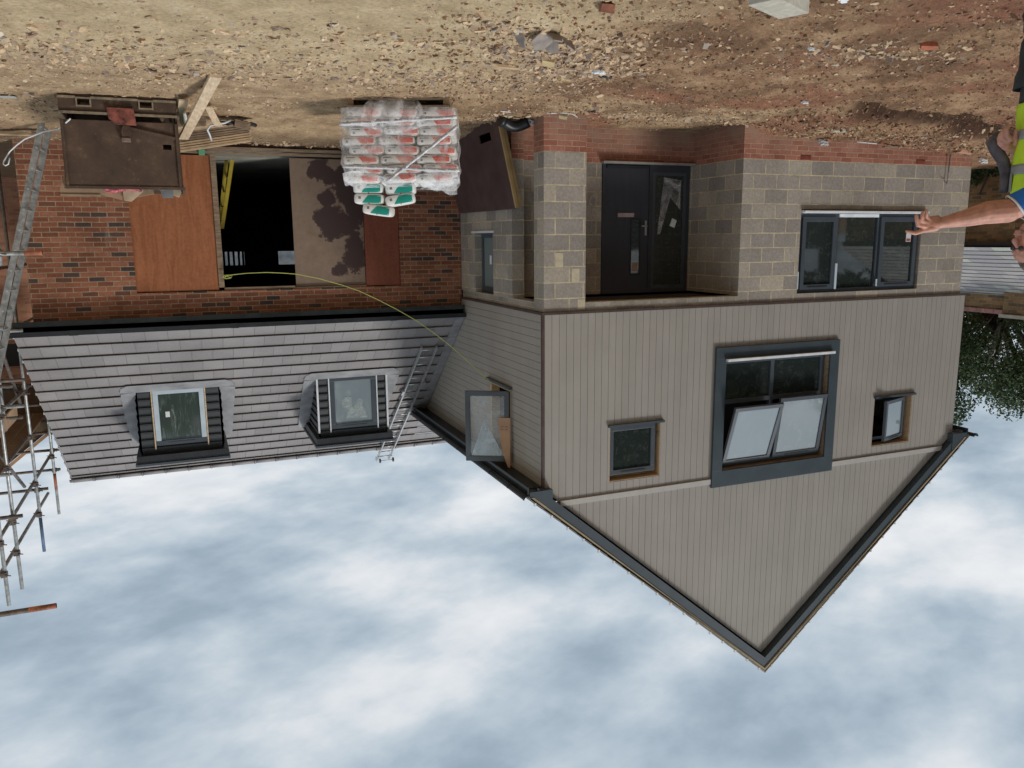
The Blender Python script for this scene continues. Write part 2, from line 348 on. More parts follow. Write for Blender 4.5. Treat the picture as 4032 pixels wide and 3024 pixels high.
nx_, ny_ = len(gx), len(gy); idx = np.arange(nx_ * ny_).reshape(nx_, ny_)
F = np.stack([idx[:-1, :-1], idx[1:, :-1], idx[1:, 1:], idx[:-1, 1:]], -1).reshape(-1, 4)
def groundmat():
    mt, t, b = newmat('churned_site_soil'); b.inputs['Roughness'].default_value = .95; b.inputs['Specular IOR Level'].default_value = .15
    g = t.nodes.new('ShaderNodeNewGeometry'); P = g.outputs['Position']; s = t.nodes.new('ShaderNodeSeparateXYZ'); t.links.new(P, s.inputs[0])
    wob = mth('MULTIPLY', mth('SUBTRACT', nz(t, .7, 5, .6, P), .5, tree=t), 3.4, tree=t)
    x = mth('ADD', s.outputs[0], wob, tree=t); y = mth('ADD', s.outputs[1], mth('MULTIPLY', wob, .8, tree=t), tree=t)
    def ss(a, c_, v):
        n = t.nodes.new('ShaderNodeMapRange'); n.interpolation_type = 'SMOOTHSTEP'; n.inputs[1].default_value = a; n.inputs[2].default_value = c_; t.links.new(v, n.inputs[0]); return n.outputs[0]
    sand = ramp(t, nz(t, 2.4, 6, .65, P), [(.3, (.56, .42, .25)), (.55, (.78, .60, .375)), (.75, (.90, .74, .50))])
    brown = ramp(t, nz(t, 2.0, 7, .7, P), [(.28, (.21, .118, .070)), (.5, (.43, .262, .155)), (.72, (.66, .455, .275))])
    red = ramp(t, nz(t, 3.0, 6, .7, P), [(.3, (.24, .105, .065)), (.7, (.48, .235, .15))])
    mid = ramp(t, nz(t, 2.6, 7, .7, P), [(.3, (.33, .215, .13)), (.5, (.56, .395, .24)), (.72, (.78, .59, .37))])
    m1 = mth('MULTIPLY', ss(-3.7, -2.5, x), ss(9.4, 7.9, y), tree=t)
    c = mixc(t, ss(-4.6, -3.2, x), brown, mid); c = mixc(t, m1, c, sand)
    tan = mth('MULTIPLY', mth('MULTIPLY', ss(8.6, 9.4, y), ss(-4.0, -5.0, x), tree=t), ss(-9.3, -8.3, x), tree=t)
    c = mixc(t, tan, c, mid)
    dkp = mth('MULTIPLY', ramp(t, nz(t, .9, 6, .62, P, dist=.3), [(.44, (1, 1, 1)), (.52, (0, 0, 0))]), ss(-2.9, -4.2, x), tree=t); c = mixc(t, mth('MULTIPLY', dkp, .6, tree=t), c, (.17, .095, .058))
    rm = mth('MULTIPLY', ramp(t, nz(t, .75, 4, .55, P, dist=.4), [(.5, (0, 0, 0)), (.6, (1, 1, 1))]), ss(-4.2, -5.6, x), tree=t)
    c = mixc(t, mth('MULTIPLY', rm, .85, tree=t), c, red)
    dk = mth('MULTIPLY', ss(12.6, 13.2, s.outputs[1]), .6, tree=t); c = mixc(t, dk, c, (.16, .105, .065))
    at = t.nodes.new('ShaderNodeAttribute'); at.attribute_name = 'pit_shade_dark_soil'
    c = mixc(t, mth('MULTIPLY', at.outputs['Fac'], ramp(t, nz(t, 6, 5, .7, P), [(.3, (.7, .7, .7)), (.6, (1, 1, 1))]), tree=t), c, (.075, .042, .028))  # shade in the dug-out painted as dark soil, plus the wall-foot strip
    c = mixc(t, 1.0, c, ramp(t, nz(t, 26, 6, .75, P), [(.3, (.68, .66, .64)), (.5, (1, 1, 1)), (.75, (1.3, 1.28, 1.25))]), 'MULTIPLY')
    t.links.new(c, b.inputs['Base Color'])
    bump(t, b, mth('ADD', nz(t, 35, 7, .75, P), mth('MULTIPLY', nz(t, 120, 4, .7, P), .4, tree=t), tree=t), 1.0, .035); return mt
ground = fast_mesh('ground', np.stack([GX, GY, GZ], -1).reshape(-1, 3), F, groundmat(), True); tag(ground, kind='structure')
ed_ = pit_edge(GX); dark_mask = sstep(-8.0, -8.7, GX) * (1 - sstep(-13.5, -14.5, GX)) * sstep(ed_ - .01, ed_ + .03, GY) * (1 - sstep(ed_ + .48, ed_ + .72, GY))  # mask for the shade painted into the dug-out behind its lip
dark_mask = np.maximum(dark_mask, .8 * sstep(.13, .0, np.abs(GY - 13.7)) * (GX < 2.2) * (GX > -4.4))  # also a darker strip along the foot of the wing wall
at_ = ground.data.attributes.new('pit_shade_dark_soil', 'FLOAT', 'POINT'); at_.data.foreach_set('value', dark_mask.ravel().astype(np.float32))
def flakes(name, n, posf, smin, smax, mat, flat=.35, thick=.12, sides=5, clod=False):
    X, Y = posf(n); n = len(X); Z = gh(X, Y)
    s = smin * (smax / smin) ** (rng.random(n) ** 1.6)
    ang = rng.random((n, sides)) * .9 + np.arange(sides) * 2 * np.pi / sides + rng.random((n, 1)) * 6.28
    rad = s[:, None] * (.55 + .45 * rng.random((n, sides))); asp = .55 + .45 * rng.random((n, 1))
    px = rad * np.cos(ang); py = rad * np.sin(ang) * asp
    th = (s * thick * (.6 + .8 * rng.random(n)))[:, None]
    yaw = rng.random(n) * 6.283; tx = rng.normal(0, flat, n); ty = rng.normal(0, flat, n)
    top = np.stack([px, py, np.broadcast_to(th, px.shape)], -1); bot = np.stack([px * (.6 if clod else 1), py * (.6 if clod else 1), -np.broadcast_to(th, px.shape)], -1)
    if clod: top[..., :2] *= .55
    P = np.concatenate([top, bot], 1)
    cy, sy = np.cos(yaw), np.sin(yaw); Rz = np.zeros((n, 3, 3)); Rz[:, 0, 0] = cy; Rz[:, 0, 1] = -sy; Rz[:, 1, 0] = sy; Rz[:, 1, 1] = cy; Rz[:, 2, 2] = 1
    cx, sx = np.cos(tx), np.sin(tx); Rx = np.zeros((n, 3, 3)); Rx[:, 0, 0] = 1; Rx[:, 1, 1] = cx; Rx[:, 1, 2] = -sx; Rx[:, 2, 1] = sx; Rx[:, 2, 2] = cx
    cz, sz = np.cos(ty), np.sin(ty); Ry = np.zeros((n, 3, 3)); Ry[:, 0, 0] = cz; Ry[:, 0, 2] = sz; Ry[:, 1, 1] = 1; Ry[:, 2, 0] = -sz; Ry[:, 2, 2] = cz
    P = np.einsum('nij,nkj->nki', Rz @ Rx @ Ry, P)
    P[..., 0] += X[:, None]; P[..., 1] += Y[:, None]; P[..., 2] += (Z + s * .12)[:, None]
    k = 2 * sides; V = P.reshape(-1, 3); base = np.arange(n)[:, None, None] * k
    q = np.array([[i, sides + i, sides + (i + 1) % sides, (i + 1) % sides] for i in range(sides)])
    FQ = (base + q[None]).reshape(-1, 4)
    tri = [[0, i, i + 1] for i in range(1, sides - 1)]; tri += [[sides, sides + i + 1, sides + i] for i in range(1, sides - 1)]
    FT = (base + np.array(tri)[None]).reshape(-1, 3)
    FQt = np.concatenate([FQ[:, [0, 1, 2]], FQ[:, [0, 2, 3]]]); return fast_mesh(name, V, np.concatenate([FQt, FT]), mat, False)
def clear(X, Y):
    ok = ~(((X > -12.95) & (X < -8.0) & (Y > 10.2)) | ((X > -8.05) & (X < -4.6) & (Y > 11.5)) | ((X > -4.7) & (X < 2.2) & (Y > 13.74)) | ((X > -5.36) & (X < -4.66) & (Y > 10.22) & (Y < 10.6)) | ((X > -4.75) & (Y > 11.3) & (X < -4.62)))
    return X[ok], Y[ok]
def pos_all(n):
    Y = 3.9 + 9.9 * rng.random(n * 3) ** 1.25; X = -14 + 17 * rng.random(n * 3)
    d = .25 + .75 * (vnoise(X, Y, .9) + .5) ** 2 * 1.6 + .9 * np.exp(-((Y - (8.7 + .12 * X)) ** 2) / .9) * (X > -4.5)
    d = d * np.where((X > -2.4) & (Y < 7.4), .28, 1) * np.where(X < -5, .45, 1) * (.25 + 1.5 * (vnoise(X + 40, Y, .35) + .5) ** 1.5)
    k = rng.random(n * 3) < d * .8; return clear(X[k][:n], Y[k][:n])
def pos_clusters(n):
    cs = [(-2.9, 6.2, .45, .13, 4), (-3.35, 6.95, .40, .12, 6), (-3.75, 7.35, .35, .10, 4), (-1.9, 7.2, .9, .25, 3), (-3.5, 6.6, .6, .2, 2), (-3.6, 7.45, .45, .14, 3), (.95, 7.9, .9, .35, 4), (.2, 9.0, .8, .35, 2), (-2.2, 8.3, .9, .3, 3), (-3.3, 8.3, .7, .25, 2), (-1.3, 8.9, .9, .3, 2),
          (-2.4, 4.75, .7, .1, 2), (-6.2, 5.9, .5, .2, 2), (-5.6, 6.4, .6, .3, 1), (-4.9, 10.9, .25, .2, 2), (-4.3, 10.7, .25, .25, 2), (-6.5, 10.0, 1.0, .2, 3), (-11, 9.6, 1.3, .35, 4), (-1.5, 13.55, 1.4, .08, 2), (1.6, 11.3, .4, .6, 1)]
    w = np.array([c[4] for c in cs], float); w /= w.sum(); k = rng.choice(len(cs), n, p=w); c = np.array(cs)[k]
    return clear(c[:, 0] + rng.normal(0, 1, n) * c[:, 2], c[:, 1] + rng.normal(0, 1, n) * c[:, 3])
def islandmat(name, lst, rough=.85):
    mt, t, b = newmat(name); b.inputs['Roughness'].default_value = rough; b.inputs['Specular IOR Level'].default_value = .3
    g = t.nodes.new('ShaderNodeNewGeometry'); c = ramp(t, g.outputs['Random Per Island'], lst, 'CONSTANT')
    t.links.new(mixc(t, 1.0, c, ramp(t, nz(t, 40, 4, .7, g.outputs['Position']), [(.3, (.75, .75, .75)), (.7, (1.2, 1.2, 1.2))]), 'MULTIPLY'), b.inputs['Base Color']); return mt
m_chips = islandmat('slate_and_stone_chips', [(0, (.34, .24, .165)), (.2, (.45, .325, .22)), (.4, (.58, .42, .265)), (.58, (.36, .265, .20)), (.68, (.62, .46, .30)), (.88, (.25, .19, .155)), (.95, (.40, .35, .30)), (.985, (.64, .57, .46))])
m_clods = islandmat('soil_clods', [(0, (.19, .112, .068)), (.3, (.30, .185, .11)), (.6, (.42, .28, .17)), (.85, (.30, .14, .085))])
tag(flakes('slate_chips', 19000, pos_all, .007, .034, m_chips), 'grey brown slate and stone chips strewn over the bare soil', 'rubble', kind='stuff')
tag(flakes('rubble_shards', 7500, pos_clusters, .012, .060, m_chips, flat=.5), 'larger broken slate shards heaped in drifts on the soil', 'rubble', kind='stuff')
def pos_soil(n):
    X = -14 + 12 * rng.random(n) ** .9; Y = 4 + 7 * rng.random(n) ** 1.2; return clear(X, Y)
tag(flakes('soil_clods', 17000, pos_soil, .006, .040, m_clods, flat=.4, thick=.45, sides=6, clod=True), 'loose brown clods lying over the rough soil', 'soil', kind='stuff')
def pos_bank(n):
    X = -8 - 6 * rng.random(n); return clear(X, 8.15 + 1.95 * rng.random(n) ** .8)
tag(flakes('bank_clods', 2000, pos_bank, .010, .070, m_clods, flat=.5, thick=.5, sides=6, clod=True), 'coarse earth lumps on the bank by the wall', 'soil', kind='stuff')
# ------------------------------------------------------------------ the house
HR = (-4.65, 10.24, 0)
house = thing('house', 'new house with grey clad gable over blockwork and a tiled red brick wing', 'house', HR)
XL, XR, YF, YW, YD = -12.92, -4.66, 10.24, 13.78, 11.55
AX, AZ, SL = -8.84, 8.82, .84           # gable apex, roof slope
B = M()                                  # blockwork, front left wall around the window
B.box(XL, -11.85, YF, 10.46, .48, 2.69); B.box(-11.85, -9.2, YF, 10.46, .48, 1.23); B.box(-9.2, -8.03, YF, 10.46, .48, 2.69); B.box(-11.85, -9.2, YF, 10.46, 2.572, 2.69)
B.build('block_wall', m_block, house)
B = M(); B.box(-8.23, -8.03, 10.46, YD + .1, .48, 2.56); B.build('block_wall', m_block, house)
B = M(); B.box(-8.23, -8.03, 10.46, YD + .1, -.2, .48); B.box(-6.30, -4.86, YD, YD + .2, -.2, .48); B.box(-8.03, -6.30, YD, YD + .2, -.2, .455); B.build('brick_plinth', m_plinth, house)
B = M(); B.box(-6.30, -4.86, YD, YD + .2, .48, 2.56); B.build('block_wall', m_block, house)
B = M(); B.box(-8.03, -7.96, YD, YD + .2, .48, 2.56); B.build('block_wall', m_block, house)
B = M(); B.box(-4.86, XR, 11.36, 12.17, .48, 2.56); B.box(-4.86, XR, 12.17, 13.04, .48, 1.53); B.box(-4.86, XR, 13.04, YW, .48, 2.56); B.build('block_wall', m_block, house)
B = M(); B.box(-4.86, XR, 11.36, YW, -.2, .48); B.build('brick_plinth', m_plinth, house)
B = M(); B.box(XL, -8.03, YF, 10.46, -.25, .48); B.build('brick_plinth', m_plinth, house)
B = M(); B.box(-5.34, -4.68, YF, 10.58, .48, 2.69); p_ = B.build('porch_pillar', m_block, house, bevel=.004)
m_pale = simple('pale_patched_block', (.50, .44, .32), .9, .10, 14, .2)
for xa_, za_ in ((-5.24, 2.075), (-4.98, 1.85), (-5.335, 2.515)): B = M(); B.box(xa_, xa_ + .12, YF - .002, YF + .02, za_ + .008, za_ + .15 if za_ > 2.4 else za_ + .208); B.build('patched_block', m_pale, p_)
B = M(); B.box(-5.34, -4.68, YF, 10.58, -.1, .48); B.build('brick_base', m_plinth, p_, bevel=.004)
B = M(); B.box(-8.03, -5.34, YF, 10.44, 2.57, 2.69); B.box(-4.86, -4.68, 10.58, YW, 2.56, 2.69); B.build('brick_lintel_course', masonry('block_soldier_course', .225, .075, .01, .02, [(0, (.25, .23, .21)), (1, (.36, .33, .29))], (.55, .47, .31)), house)
B = M(); B.box(-8.03, -4.86, 10.44, YD, 2.60, 2.66); B.build('porch_ceiling', m_interior, house)
B = M(); B.box(XL, XR, 10.5, 19, 2.70, 2.76); B.build('floor_slab', m_interior, house)
B = M(); B.box(-13.05, -4.66, 10.205, 10.235, 2.69, 2.725); B.box(-4.66, -4.635, 10.205, YW, 2.69, 2.725); B.build('drip_trim', m_brown, house)
# air bricks in the plinth
for xv in (-9.23, -11.7):
    B = M(); B.box(xv - .105, xv + .105, 10.232, 10.238, .405, .47)
    for k in range(5): B.box(xv - .095, xv + .095, 10.226, 10.232, .411 + k * .012, .417 + k * .012)
    B.build('air_brick', simple('terracotta', (.30, .09, .06), .7, .1), house)
def subtract(iv, holes):
    out_ = [iv]
    for a, b in holes:
        nx = []
        for c, d in out_:
            if b <= c or a >= d: nx.append((c, d)); continue
            if a > c: nx.append((c, a))
            if b < d: nx.append((b, d))
        out_ = nx
    return out_
# front cladding: narrow vertical boards, with the openings left out
RECTS = [(-10.0, -7.75, 3.50, 5.50), (-11.94, -11.04, 4.455, 5.335), (-6.66, -5.76, 4.455, 5.325)]
B = M(); pitch = .116; x = -13.03; zt = lambda x: AZ - SL * abs(x - AX) - .01
BZ0, BZ1 = 5.50, 5.585
while x < -4.655:
    x1 = min(x + pitch - .0052, -4.655); cuts = sorted({x, x1} | {r[k] for r in RECTS for k in (0, 1) if x < r[k] < x1} | ({AX} if x < AX < x1 else set()))
    dy = random.uniform(-.0006, .0006)
    for a, b in zip(cuts[:-1], cuts[1:]):
        mid_ = (a + b) / 2; hs = [(r[2], r[3]) for r in RECTS if r[0] - 1e-6 <= mid_ <= r[1]]
        for z0, z1 in subtract((2.71, 99), hs):
            if z1 > 50: za, zb = zt(a), zt(b)
            else: za = zb = z1
            y0, y1 = 10.215 + dy, 10.232
            B.add([(a, y0, z0), (b, y0, z0), (b, y1, z0), (a, y1, z0), (a, y0, za), (b, y0, zb), (b, y1, zb), (a, y1, za)],
                  [(0, 1, 5, 4), (0, 3, 2, 1), (4, 5, 6, 7), (1, 2, 6, 5), (0, 4, 7, 3)])
    x += pitch
B.build('front_cladding', m_clad, house)
B = M()
def wallquad(x0, x1, z0, z1): B.box(x0, x1, 10.233, 10.30, z0, z1)
xs = [-13.03] + sorted({r[k] for r in RECTS for k in (0, 1)}) + [-4.655]
for a, b in zip(xs[:-1], xs[1:]):
    mid_ = (a + b) / 2; hs = [(r[2], r[3]) for r in RECTS if r[0] <= mid_ <= r[1]]
    for z0, z1 in subtract((2.71, 5.29), hs): wallquad(a, b, z0, z1)
B.prism([(-13.03, 10.233, 5.501), (-4.655, 10.233, 5.501), (-4.9, 10.233, 5.50 + .01), (AX, 10.233, AZ - .02), (-12.78, 10.233, 5.51)], (0, .06, 0))
B.prism([(-13.03, 10.233, 5.29), (-11.94, 10.233, 5.29), (-11.94, 10.233, 5.50), (-12.8, 10.233, 5.50)], (0, .06, 0)); B.box(-11.94, -11.04, 10.233, 10.3, 5.335, 5.5); B.box(-11.04, -10.0, 10.233, 10.3, 5.291, 5.5)
B.box(-7.75, -6.66, 10.233, 10.3, 5.291, 5.5); B.box(-6.66, -5.76, 10.233, 10.3, 5.325, 5.5); B.prism([(-5.76, 10.233, 5.29), (-4.655, 10.233, 5.29), (-4.9, 10.233, 5.5), (-5.76, 10.233, 5.5)], (0, .06, 0))
B.build('cladding_backing', m_cladback, house)
m_band = simple('painted_band', (.43, .415, .40), .5, .04)
B = M(); B.box(-12.76, -10.125, 10.185, 10.213, BZ0, BZ1); B.build('belly_band', m_band, house)
B = M(); B.box(-7.615, -4.93, 10.185, 10.213, BZ0, BZ1); B.build('belly_band', m_band, house)
# side cladding: horizontal boards
B = M(); z = 2.725; ROOFY = lambda z: 13.65 + (z - 3.06) / .838
while z < 5.28:
    z1 = min(z + pitch - .0055, 5.29); yw0 = YW if z < 2.95 else max(YW - .25, 10) ; yend = (13.78 if z < 3.02 else ROOFY(z) + .12)
    segs = subtract((10.26, yend), [(11.42, 12.37)] if (z + z1) / 2 > 4.0 and (z + z1) / 2 < 5.26 else [])
    for a, b in segs:
        for c, d in ((a, min(b, 13.97)), (13.973, b)):
            if d > c: B.box(-4.668, -4.650, c, d, z, z1)
    z += pitch
B.build('side_cladding', m_clad, house)
B = M(); B.box(-4.72, -4.669, 10.31, 11.42, 2.72, 5.29); B.box(-4.72, -4.669, 12.37, 16.4, 2.72, 5.29); B.box(-4.72, -4.669, 11.42, 12.37, 2.72, 4.0); B.box(-4.72, -4.669, 11.42, 12.37, 5.26, 5.29); B.build('cladding_backing', m_cladback, house)
B = M(); B.box(-4.655, -4.643, 10.206, 10.262, 2.725, 5.30); B.box(-4.675, -4.655, 10.206, 10.214, 2.725, 5.30); B.build('corner_trim', m_brown, house)
# main roof: tiled slopes, verge, bargeboards, soffits
def slope_tiles(MB, O, U, S, courses, gauge, tw, urange, lift=.0, th=.012, tail=.040):
    """O eave origin, U unit along eave, S unit up slope; urange(s)->(u0,u1)"""
    O, U, S = Vector(O), Vector(U), Vector(S); Nn = U.cross(S)
    if Nn.z < 0: Nn = -Nn
    for k in range(courses):
        s0 = k * gauge; s1 = s0 + gauge + .03; rs = urange(s0 + gauge / 2)
        if rs is None: continue
        u0, u1 = rs; u = u0 - (tw / 2 if k % 2 else 0)
        while u < u1 - .01:
            a, b = max(u, u0), min(u + tw - .004, u1); u += tw
            if b - a < .02: continue
            j = random.uniform(-.0015, .0015)
            lo, hi = tail + j + lift, .002 + lift
            v = [O + U * a + S * s0 + Nn * lo, O + U * b + S * s0 + Nn * lo, O + U * b + S * s1 + Nn * hi, O + U * a + S * s1 + Nn * hi]
            w = [p + Nn * th for p in v]
            MB.add(v + w, [(0, 3, 2, 1), (4, 5, 6, 7), (0, 1, 5, 4), (1, 2, 6, 5), (2, 3, 7, 6), (3, 0, 4, 7)])
ca = math.cos(math.atan(SL)); sa = math.sin(math.atan(SL))
YB = 10.11; RT = .255                                # bargeboard face
for sg in (1, -1):
    xe = AX + sg * 4.50; ze = AZ + RT - SL * 4.50                 # eave line of the tile bed
    rt = M(); slope_tiles(rt, (xe, YB - .03, ze), (0, 1, 0), (-sg * ca, 0, sa), 17, 4.50 / ca / 17, .33, lambda s: (0, 8.9), lift=.012, tail=.012); 
    ro = rt.build('roof_tiles', m_tile, house)
    d = M(); d.prism([(xe + sg * .0, YB + .03, ze - .005), (AX, YB + .03, AZ + RT - .005), (AX, YB + .03, AZ + RT - .09), (xe, YB + .03, ze - .04)], (0, 8.8, 0)); d.build('roof_deck', m_dark, ro)
    # mortar-coloured undercloak strip and the white verge clips
    u = M(); u.prism([(xe - sg * .12, YB - .02, ze + .06), (AX, YB - .02, AZ + RT - .035), (AX, YB - .02, AZ + RT + .055), (xe, YB - .02, ze + .0), (xe, YB - .02, ze + .055)], (0, .04, 0)); u.build('verge_undercloak', simple('verge_mortar', (.34, .285, .19), .9, .12, 5), ro)
    n_ = 17
    for k in range(n_):
        cl = M(); t = (k + .5) / n_; px = xe + (AX - xe) * t; pz = ze + .065 + (AZ + RT - ze) * t; cl.box(px - .012, px + .012, YB - .035, YB + .01, pz - .035, pz + .012)
        cl.build('verge_clip', m_white, ro)
    # bargeboard and sloping soffit
    bb = M(); x_end = AX + sg * 4.32; zb = lambda x: AZ + .03 - SL * abs(x - AX)
    bb.prism([(x_end, YB, zb(x_end)), (AX, YB, zb(AX)), (AX, YB, zb(AX) + .19), (x_end, YB, zb(x_end) + .19)], (0, .018, 0))
    bo = bb.build('bargeboard', m_anth, house)
    sf = M(); sf.prism([(x_end, YB + .018, zb(x_end)), (AX, YB + .018, zb(AX)), (AX, YB + .018, zb(AX) + .012), (x_end, YB + .018, zb(x_end) + .012)], (0, .115, 0)); sf.build('verge_soffit', m_anth, bo)
    bx = M(); xb = AX + sg * 4.20; bx.prism([(xb - sg * .12, YB - .012, zb(xb) - .05), (xb + sg * .25, YB - .012, zb(xb) - .05), (xb + sg * .25, YB - .012, zb(xb) + .05), (xb - sg * .12, YB - .012, zb(xb) + .29)], (0, .16, 0)); bx.build('box_end', m_anth, bo)
    # eaves: fascia, flat soffit and black gutter
    ev = M(); fx = AX + sg * 4.46; ev.box(min(fx, fx + sg * .018), max(fx, fx + sg * .018), YB, 16.35 if sg > 0 else 19, 5.20, 5.37); fo = ev.build('fascia', m_anth, house)
    so = M(); a_, b_ = sorted((AX + sg * 4.19, fx)); so.box(a_, b_, YB + .14, 16.35 if sg > 0 else 19, 5.26, 5.275); so.build('soffit', m_dark, fo)
    gu = M(); gxx = AX + sg * 4.535; rr = .056; prof = [(gxx + rr * math.cos(t), 5.335 + rr * math.sin(t)) for t in [math.pi + math.pi * k / 8 for k in range(9)]]
    prof += [(gxx + (rr - .006) * math.cos(t), 5.337 + (rr - .006) * math.sin(t)) for t in [2 * math.pi - math.pi * k / 8 for k in range(9)]]
    yend_ = 16.15 if sg > 0 else 19
    gu.loft([[(x_, 9.98, z_) for x_, z_ in prof], [(x_, yend_, z_) for x_, z_ in prof]], cap=True, smooth=False)
    for yb_ in [9.985] + [10.6 + .8 * k for k in range(7)]:
        pr2 = [(gxx + (rr + .006) * math.cos(t), yb_, 5.335 + (rr + .006) * math.sin(t)) for t in [math.pi + math.pi * k / 8 for k in range(9)]]
        gu.loft([pr2, [(a__, b__ + .03, c__) for a__, b__, c__ in pr2]], close=False)
    gu.build('gutter', m_dark, fo, solid=.002)
# wing: brick front with the boarded opening
WX = 2.15
B = M(); B.box(.7, WX, YW, 14.0, -.2, 2.96); B.box(-4.655, -3.53, YW, 14.0, -.2, 2.96); B.box(-3.53, .7, YW, 14.0, 2.455, 2.96); B.box(-3.53, .7, YW, 14.0, -.2, .20)
B.box(WX - .22, WX, 14.0, 21.5, -.2, 2.96); B.prism([(WX, 13.85, 2.96), (WX, 21.4, 2.96), (WX, 17.6, 6.2)], (-.22, 0, 0)); B.build('wing_brick_wall', m_wing, house)
B = M(); SN = [(-1.46, -.86), (-2.72, -2.28)]
B.box(-.86, 1.93, 21.35, 21.5, .3, 2.96); B.box(-2.28, -1.46, 21.35, 21.5, .3, 2.96); B.box(-4.6, -2.72, 21.35, 21.5, .3, 2.96)
for a, b in SN: B.box(a, b, 21.35, 21.5, .3, 1.93); B.box(a, b, 21.35, 21.5, 2.27, 2.96)
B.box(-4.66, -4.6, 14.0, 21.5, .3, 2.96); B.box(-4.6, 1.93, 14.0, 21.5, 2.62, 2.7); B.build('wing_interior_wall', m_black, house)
B = M(); 
for xs_ in (-1.40, -1.30, -1.18, -1.06, -.95): B.box(xs_ - .028, xs_ + .022, 21.1, 21.15, .3, 2.6)
B.bar((-1.33, 21.05, 1.85), (-1.27, 21.05, 2.4), .03, .03); B.build('stud_wall', m_black, house)
B = M(); B.box(-2.75, -.8, 21.42, 21.43, 1.9, 2.3); B.build('rear_glass', thinfilm('dimming_rear_glass', .52, .62, (.10, .15, .18), .3), house)  # dark tint put into the pane to dim the daylight behind
B = M(); B.box(-4.6, 1.93, 14.0, 21.35, .2, .315); B.build('wing_floor', m_screed, house)
B = M(); B.box(-.515, .7, 13.80, 13.82, .33, 2.44); B.build('plywood_panel', m_ply, house)['label'] = 'large orange brown plywood sheet'
HRx = HR[0]
STAINS = [(-2.22 - HRx, .52, .20, .18), (-2.40 - HRx, .62, .16, .14), (-2.66 - HRx, .72, .27, .38), (-2.46 - HRx, 1.36, .40, .30), (-2.74 - HRx, 1.85, .20, .38), (-2.32 - HRx, .97, .16, .13), (-2.5 - HRx, 2.17, .13, .12), (-2.8 - HRx, 1.1, .25, .45)]
m_chip = chipmat()
B = M(); B.box(-2.92, -1.74, 13.83, 13.85, .33, 2.43); B.build('chipboard_panel', m_chip, house)['label'] = 'damp stained chipboard sheet'
B = M(); B.box(-3.52, -2.925, 13.80, 13.82, .33, 2.44); B.build('plywood_panel', m_ply2, house)['label'] = 'narrow red brown plywood strip'
B = M(); B.box(-.60, -.518, 13.775, 13.86, .31, 2.40); B.box(-1.72, -.60, 13.80, 13.86, 2.405, 2.445); B.box(-2.92, -1.72, 13.79, 13.829, 2.432, 2.452)
B.box(-3.52, .7, 13.70, 13.79, .20, .245); B.box(-3.52, .7, 13.74, 13.83, .262, .30); B.build('timber_frame', m_woodold, house)
B = M(); B.box(-.45, -.36, 13.70, 13.79, .25, .33); B.build('green_packer', simple('green_plastic', (.12, .35, .2), .5), house)
# wing eaves
B = M(); B.box(-4.645, 2.40, 13.60, 13.625, 2.82, 2.995); fo = B.build('wing_fascia', m_fascia, house)
B = M(); B.box(-4.645, 2.40, 13.625, YW, 2.835, 2.85); B.build('soffit', m_dark, fo)
B = M(); B.box(-4.64, 2.42, 13.49, 13.494, 2.965, 3.035); B.box(-4.64, 2.42, 13.494, 13.598, 2.965, 2.969); B.box(-4.64, 2.42, 13.594, 13.598, 2.97, 3.04)
for xg in (-3.3, -.7, 1.6): B.box(xg - .06, xg + .06, 13.484, 13.489, 2.96, 3.04)
B.build('gutter', m_dark, fo)
# wing roof
wa = math.atan(.838); wc, ws = math.cos(wa), math.sin(wa)
def wz(y): return 3.06 + .838 * (y - 13.65)
def wrange(s):
    y = 13.58 + s * wc
    return (0, 2.40 + 4.64) if y < 16.15 else (-1.9, 2.40 + 4.64)
B = M(); slope_tiles(B, (-4.64, 13.58, wz(13.58) - .012), (1, 0, 0), (0, wc, ws), 16, .3365, .33, wrange, lift=-.012)
wr = B.build('wing_roof_tiles', m_tile, house)
B = M(); B.prism([(-4.62, 13.60, wz(13.60) - .02), (-4.62, 17.6, wz(17.6) - .02), (-4.62, 21.6, wz(13.6) - .02), (-4.62, 21.6, wz(13.6) - .12), (-4.62, 17.6, wz(17.6) - .12), (-4.62, 13.6, wz(13.6) - .12)], (7.0, 0, 0)); B.build('roof_deck', m_woodold, wr)
B = M(); B.prism([(-4.6, 21.65, wz(13.55)), (-4.6, 17.6, wz(17.6)), (-4.6, 17.6, wz(17.6) - .02), (-4.6, 21.65, wz(13.55) - .02)], (7.0, 0, 0)); B.build('rear_slope', m_tile, wr)
B = M()
x = 2.42; k = 0
while x > -6.0:
    x0 = x - .445; pr = [(.13 * math.cos(t) * 1.15, .085 * math.sin(t)) for t in [math.pi * i / 8 for i in range(9)]]
    B.loft([[(x_, 17.6 + a_, wz(17.6) - .045 + b_) for a_, b_ in pr] for x_ in (x, x0 + .002)], close=False)
    B.loft([[(x_, 17.6 + a_ * 1.12, wz(17.6) - .045 + b_ * 1.2) for a_, b_ in pr] for x_ in (x0 + .03, x0 - .002)], close=False); x = x0
ridge = B.build('ridge_tiles', m_tile, wr, solid=.012)
x = 2.42 - .445
while x > -6.0: B = M(); B.box(x - .012, x + .03, 17.46, 17.50, wz(17.5) - .02, wz(17.5) + .055); x -= .445; B.build('ridge_clip', m_dark, wr)
for k in range(16):
    B = M(); y = 13.60 + k * .3365 * wc; B.box(2.398, 2.412, y, y + .03, wz(y) + .0, wz(y) + .045); B.build('verge_clip', m_white, wr)
def lead(pts, name='lead_flashing', lift=.036):
    b = M(); b.prism([(x_, y_, wz(y_) + lift) for x_, y_ in pts], (0, -.004 * ws, .004)); return b.build(name, m_lead, house)
lead([(-4.64, 13.60), (-4.47, 13.62), (-4.47, 16.1), (-4.64, 16.1)], lift=.03); 
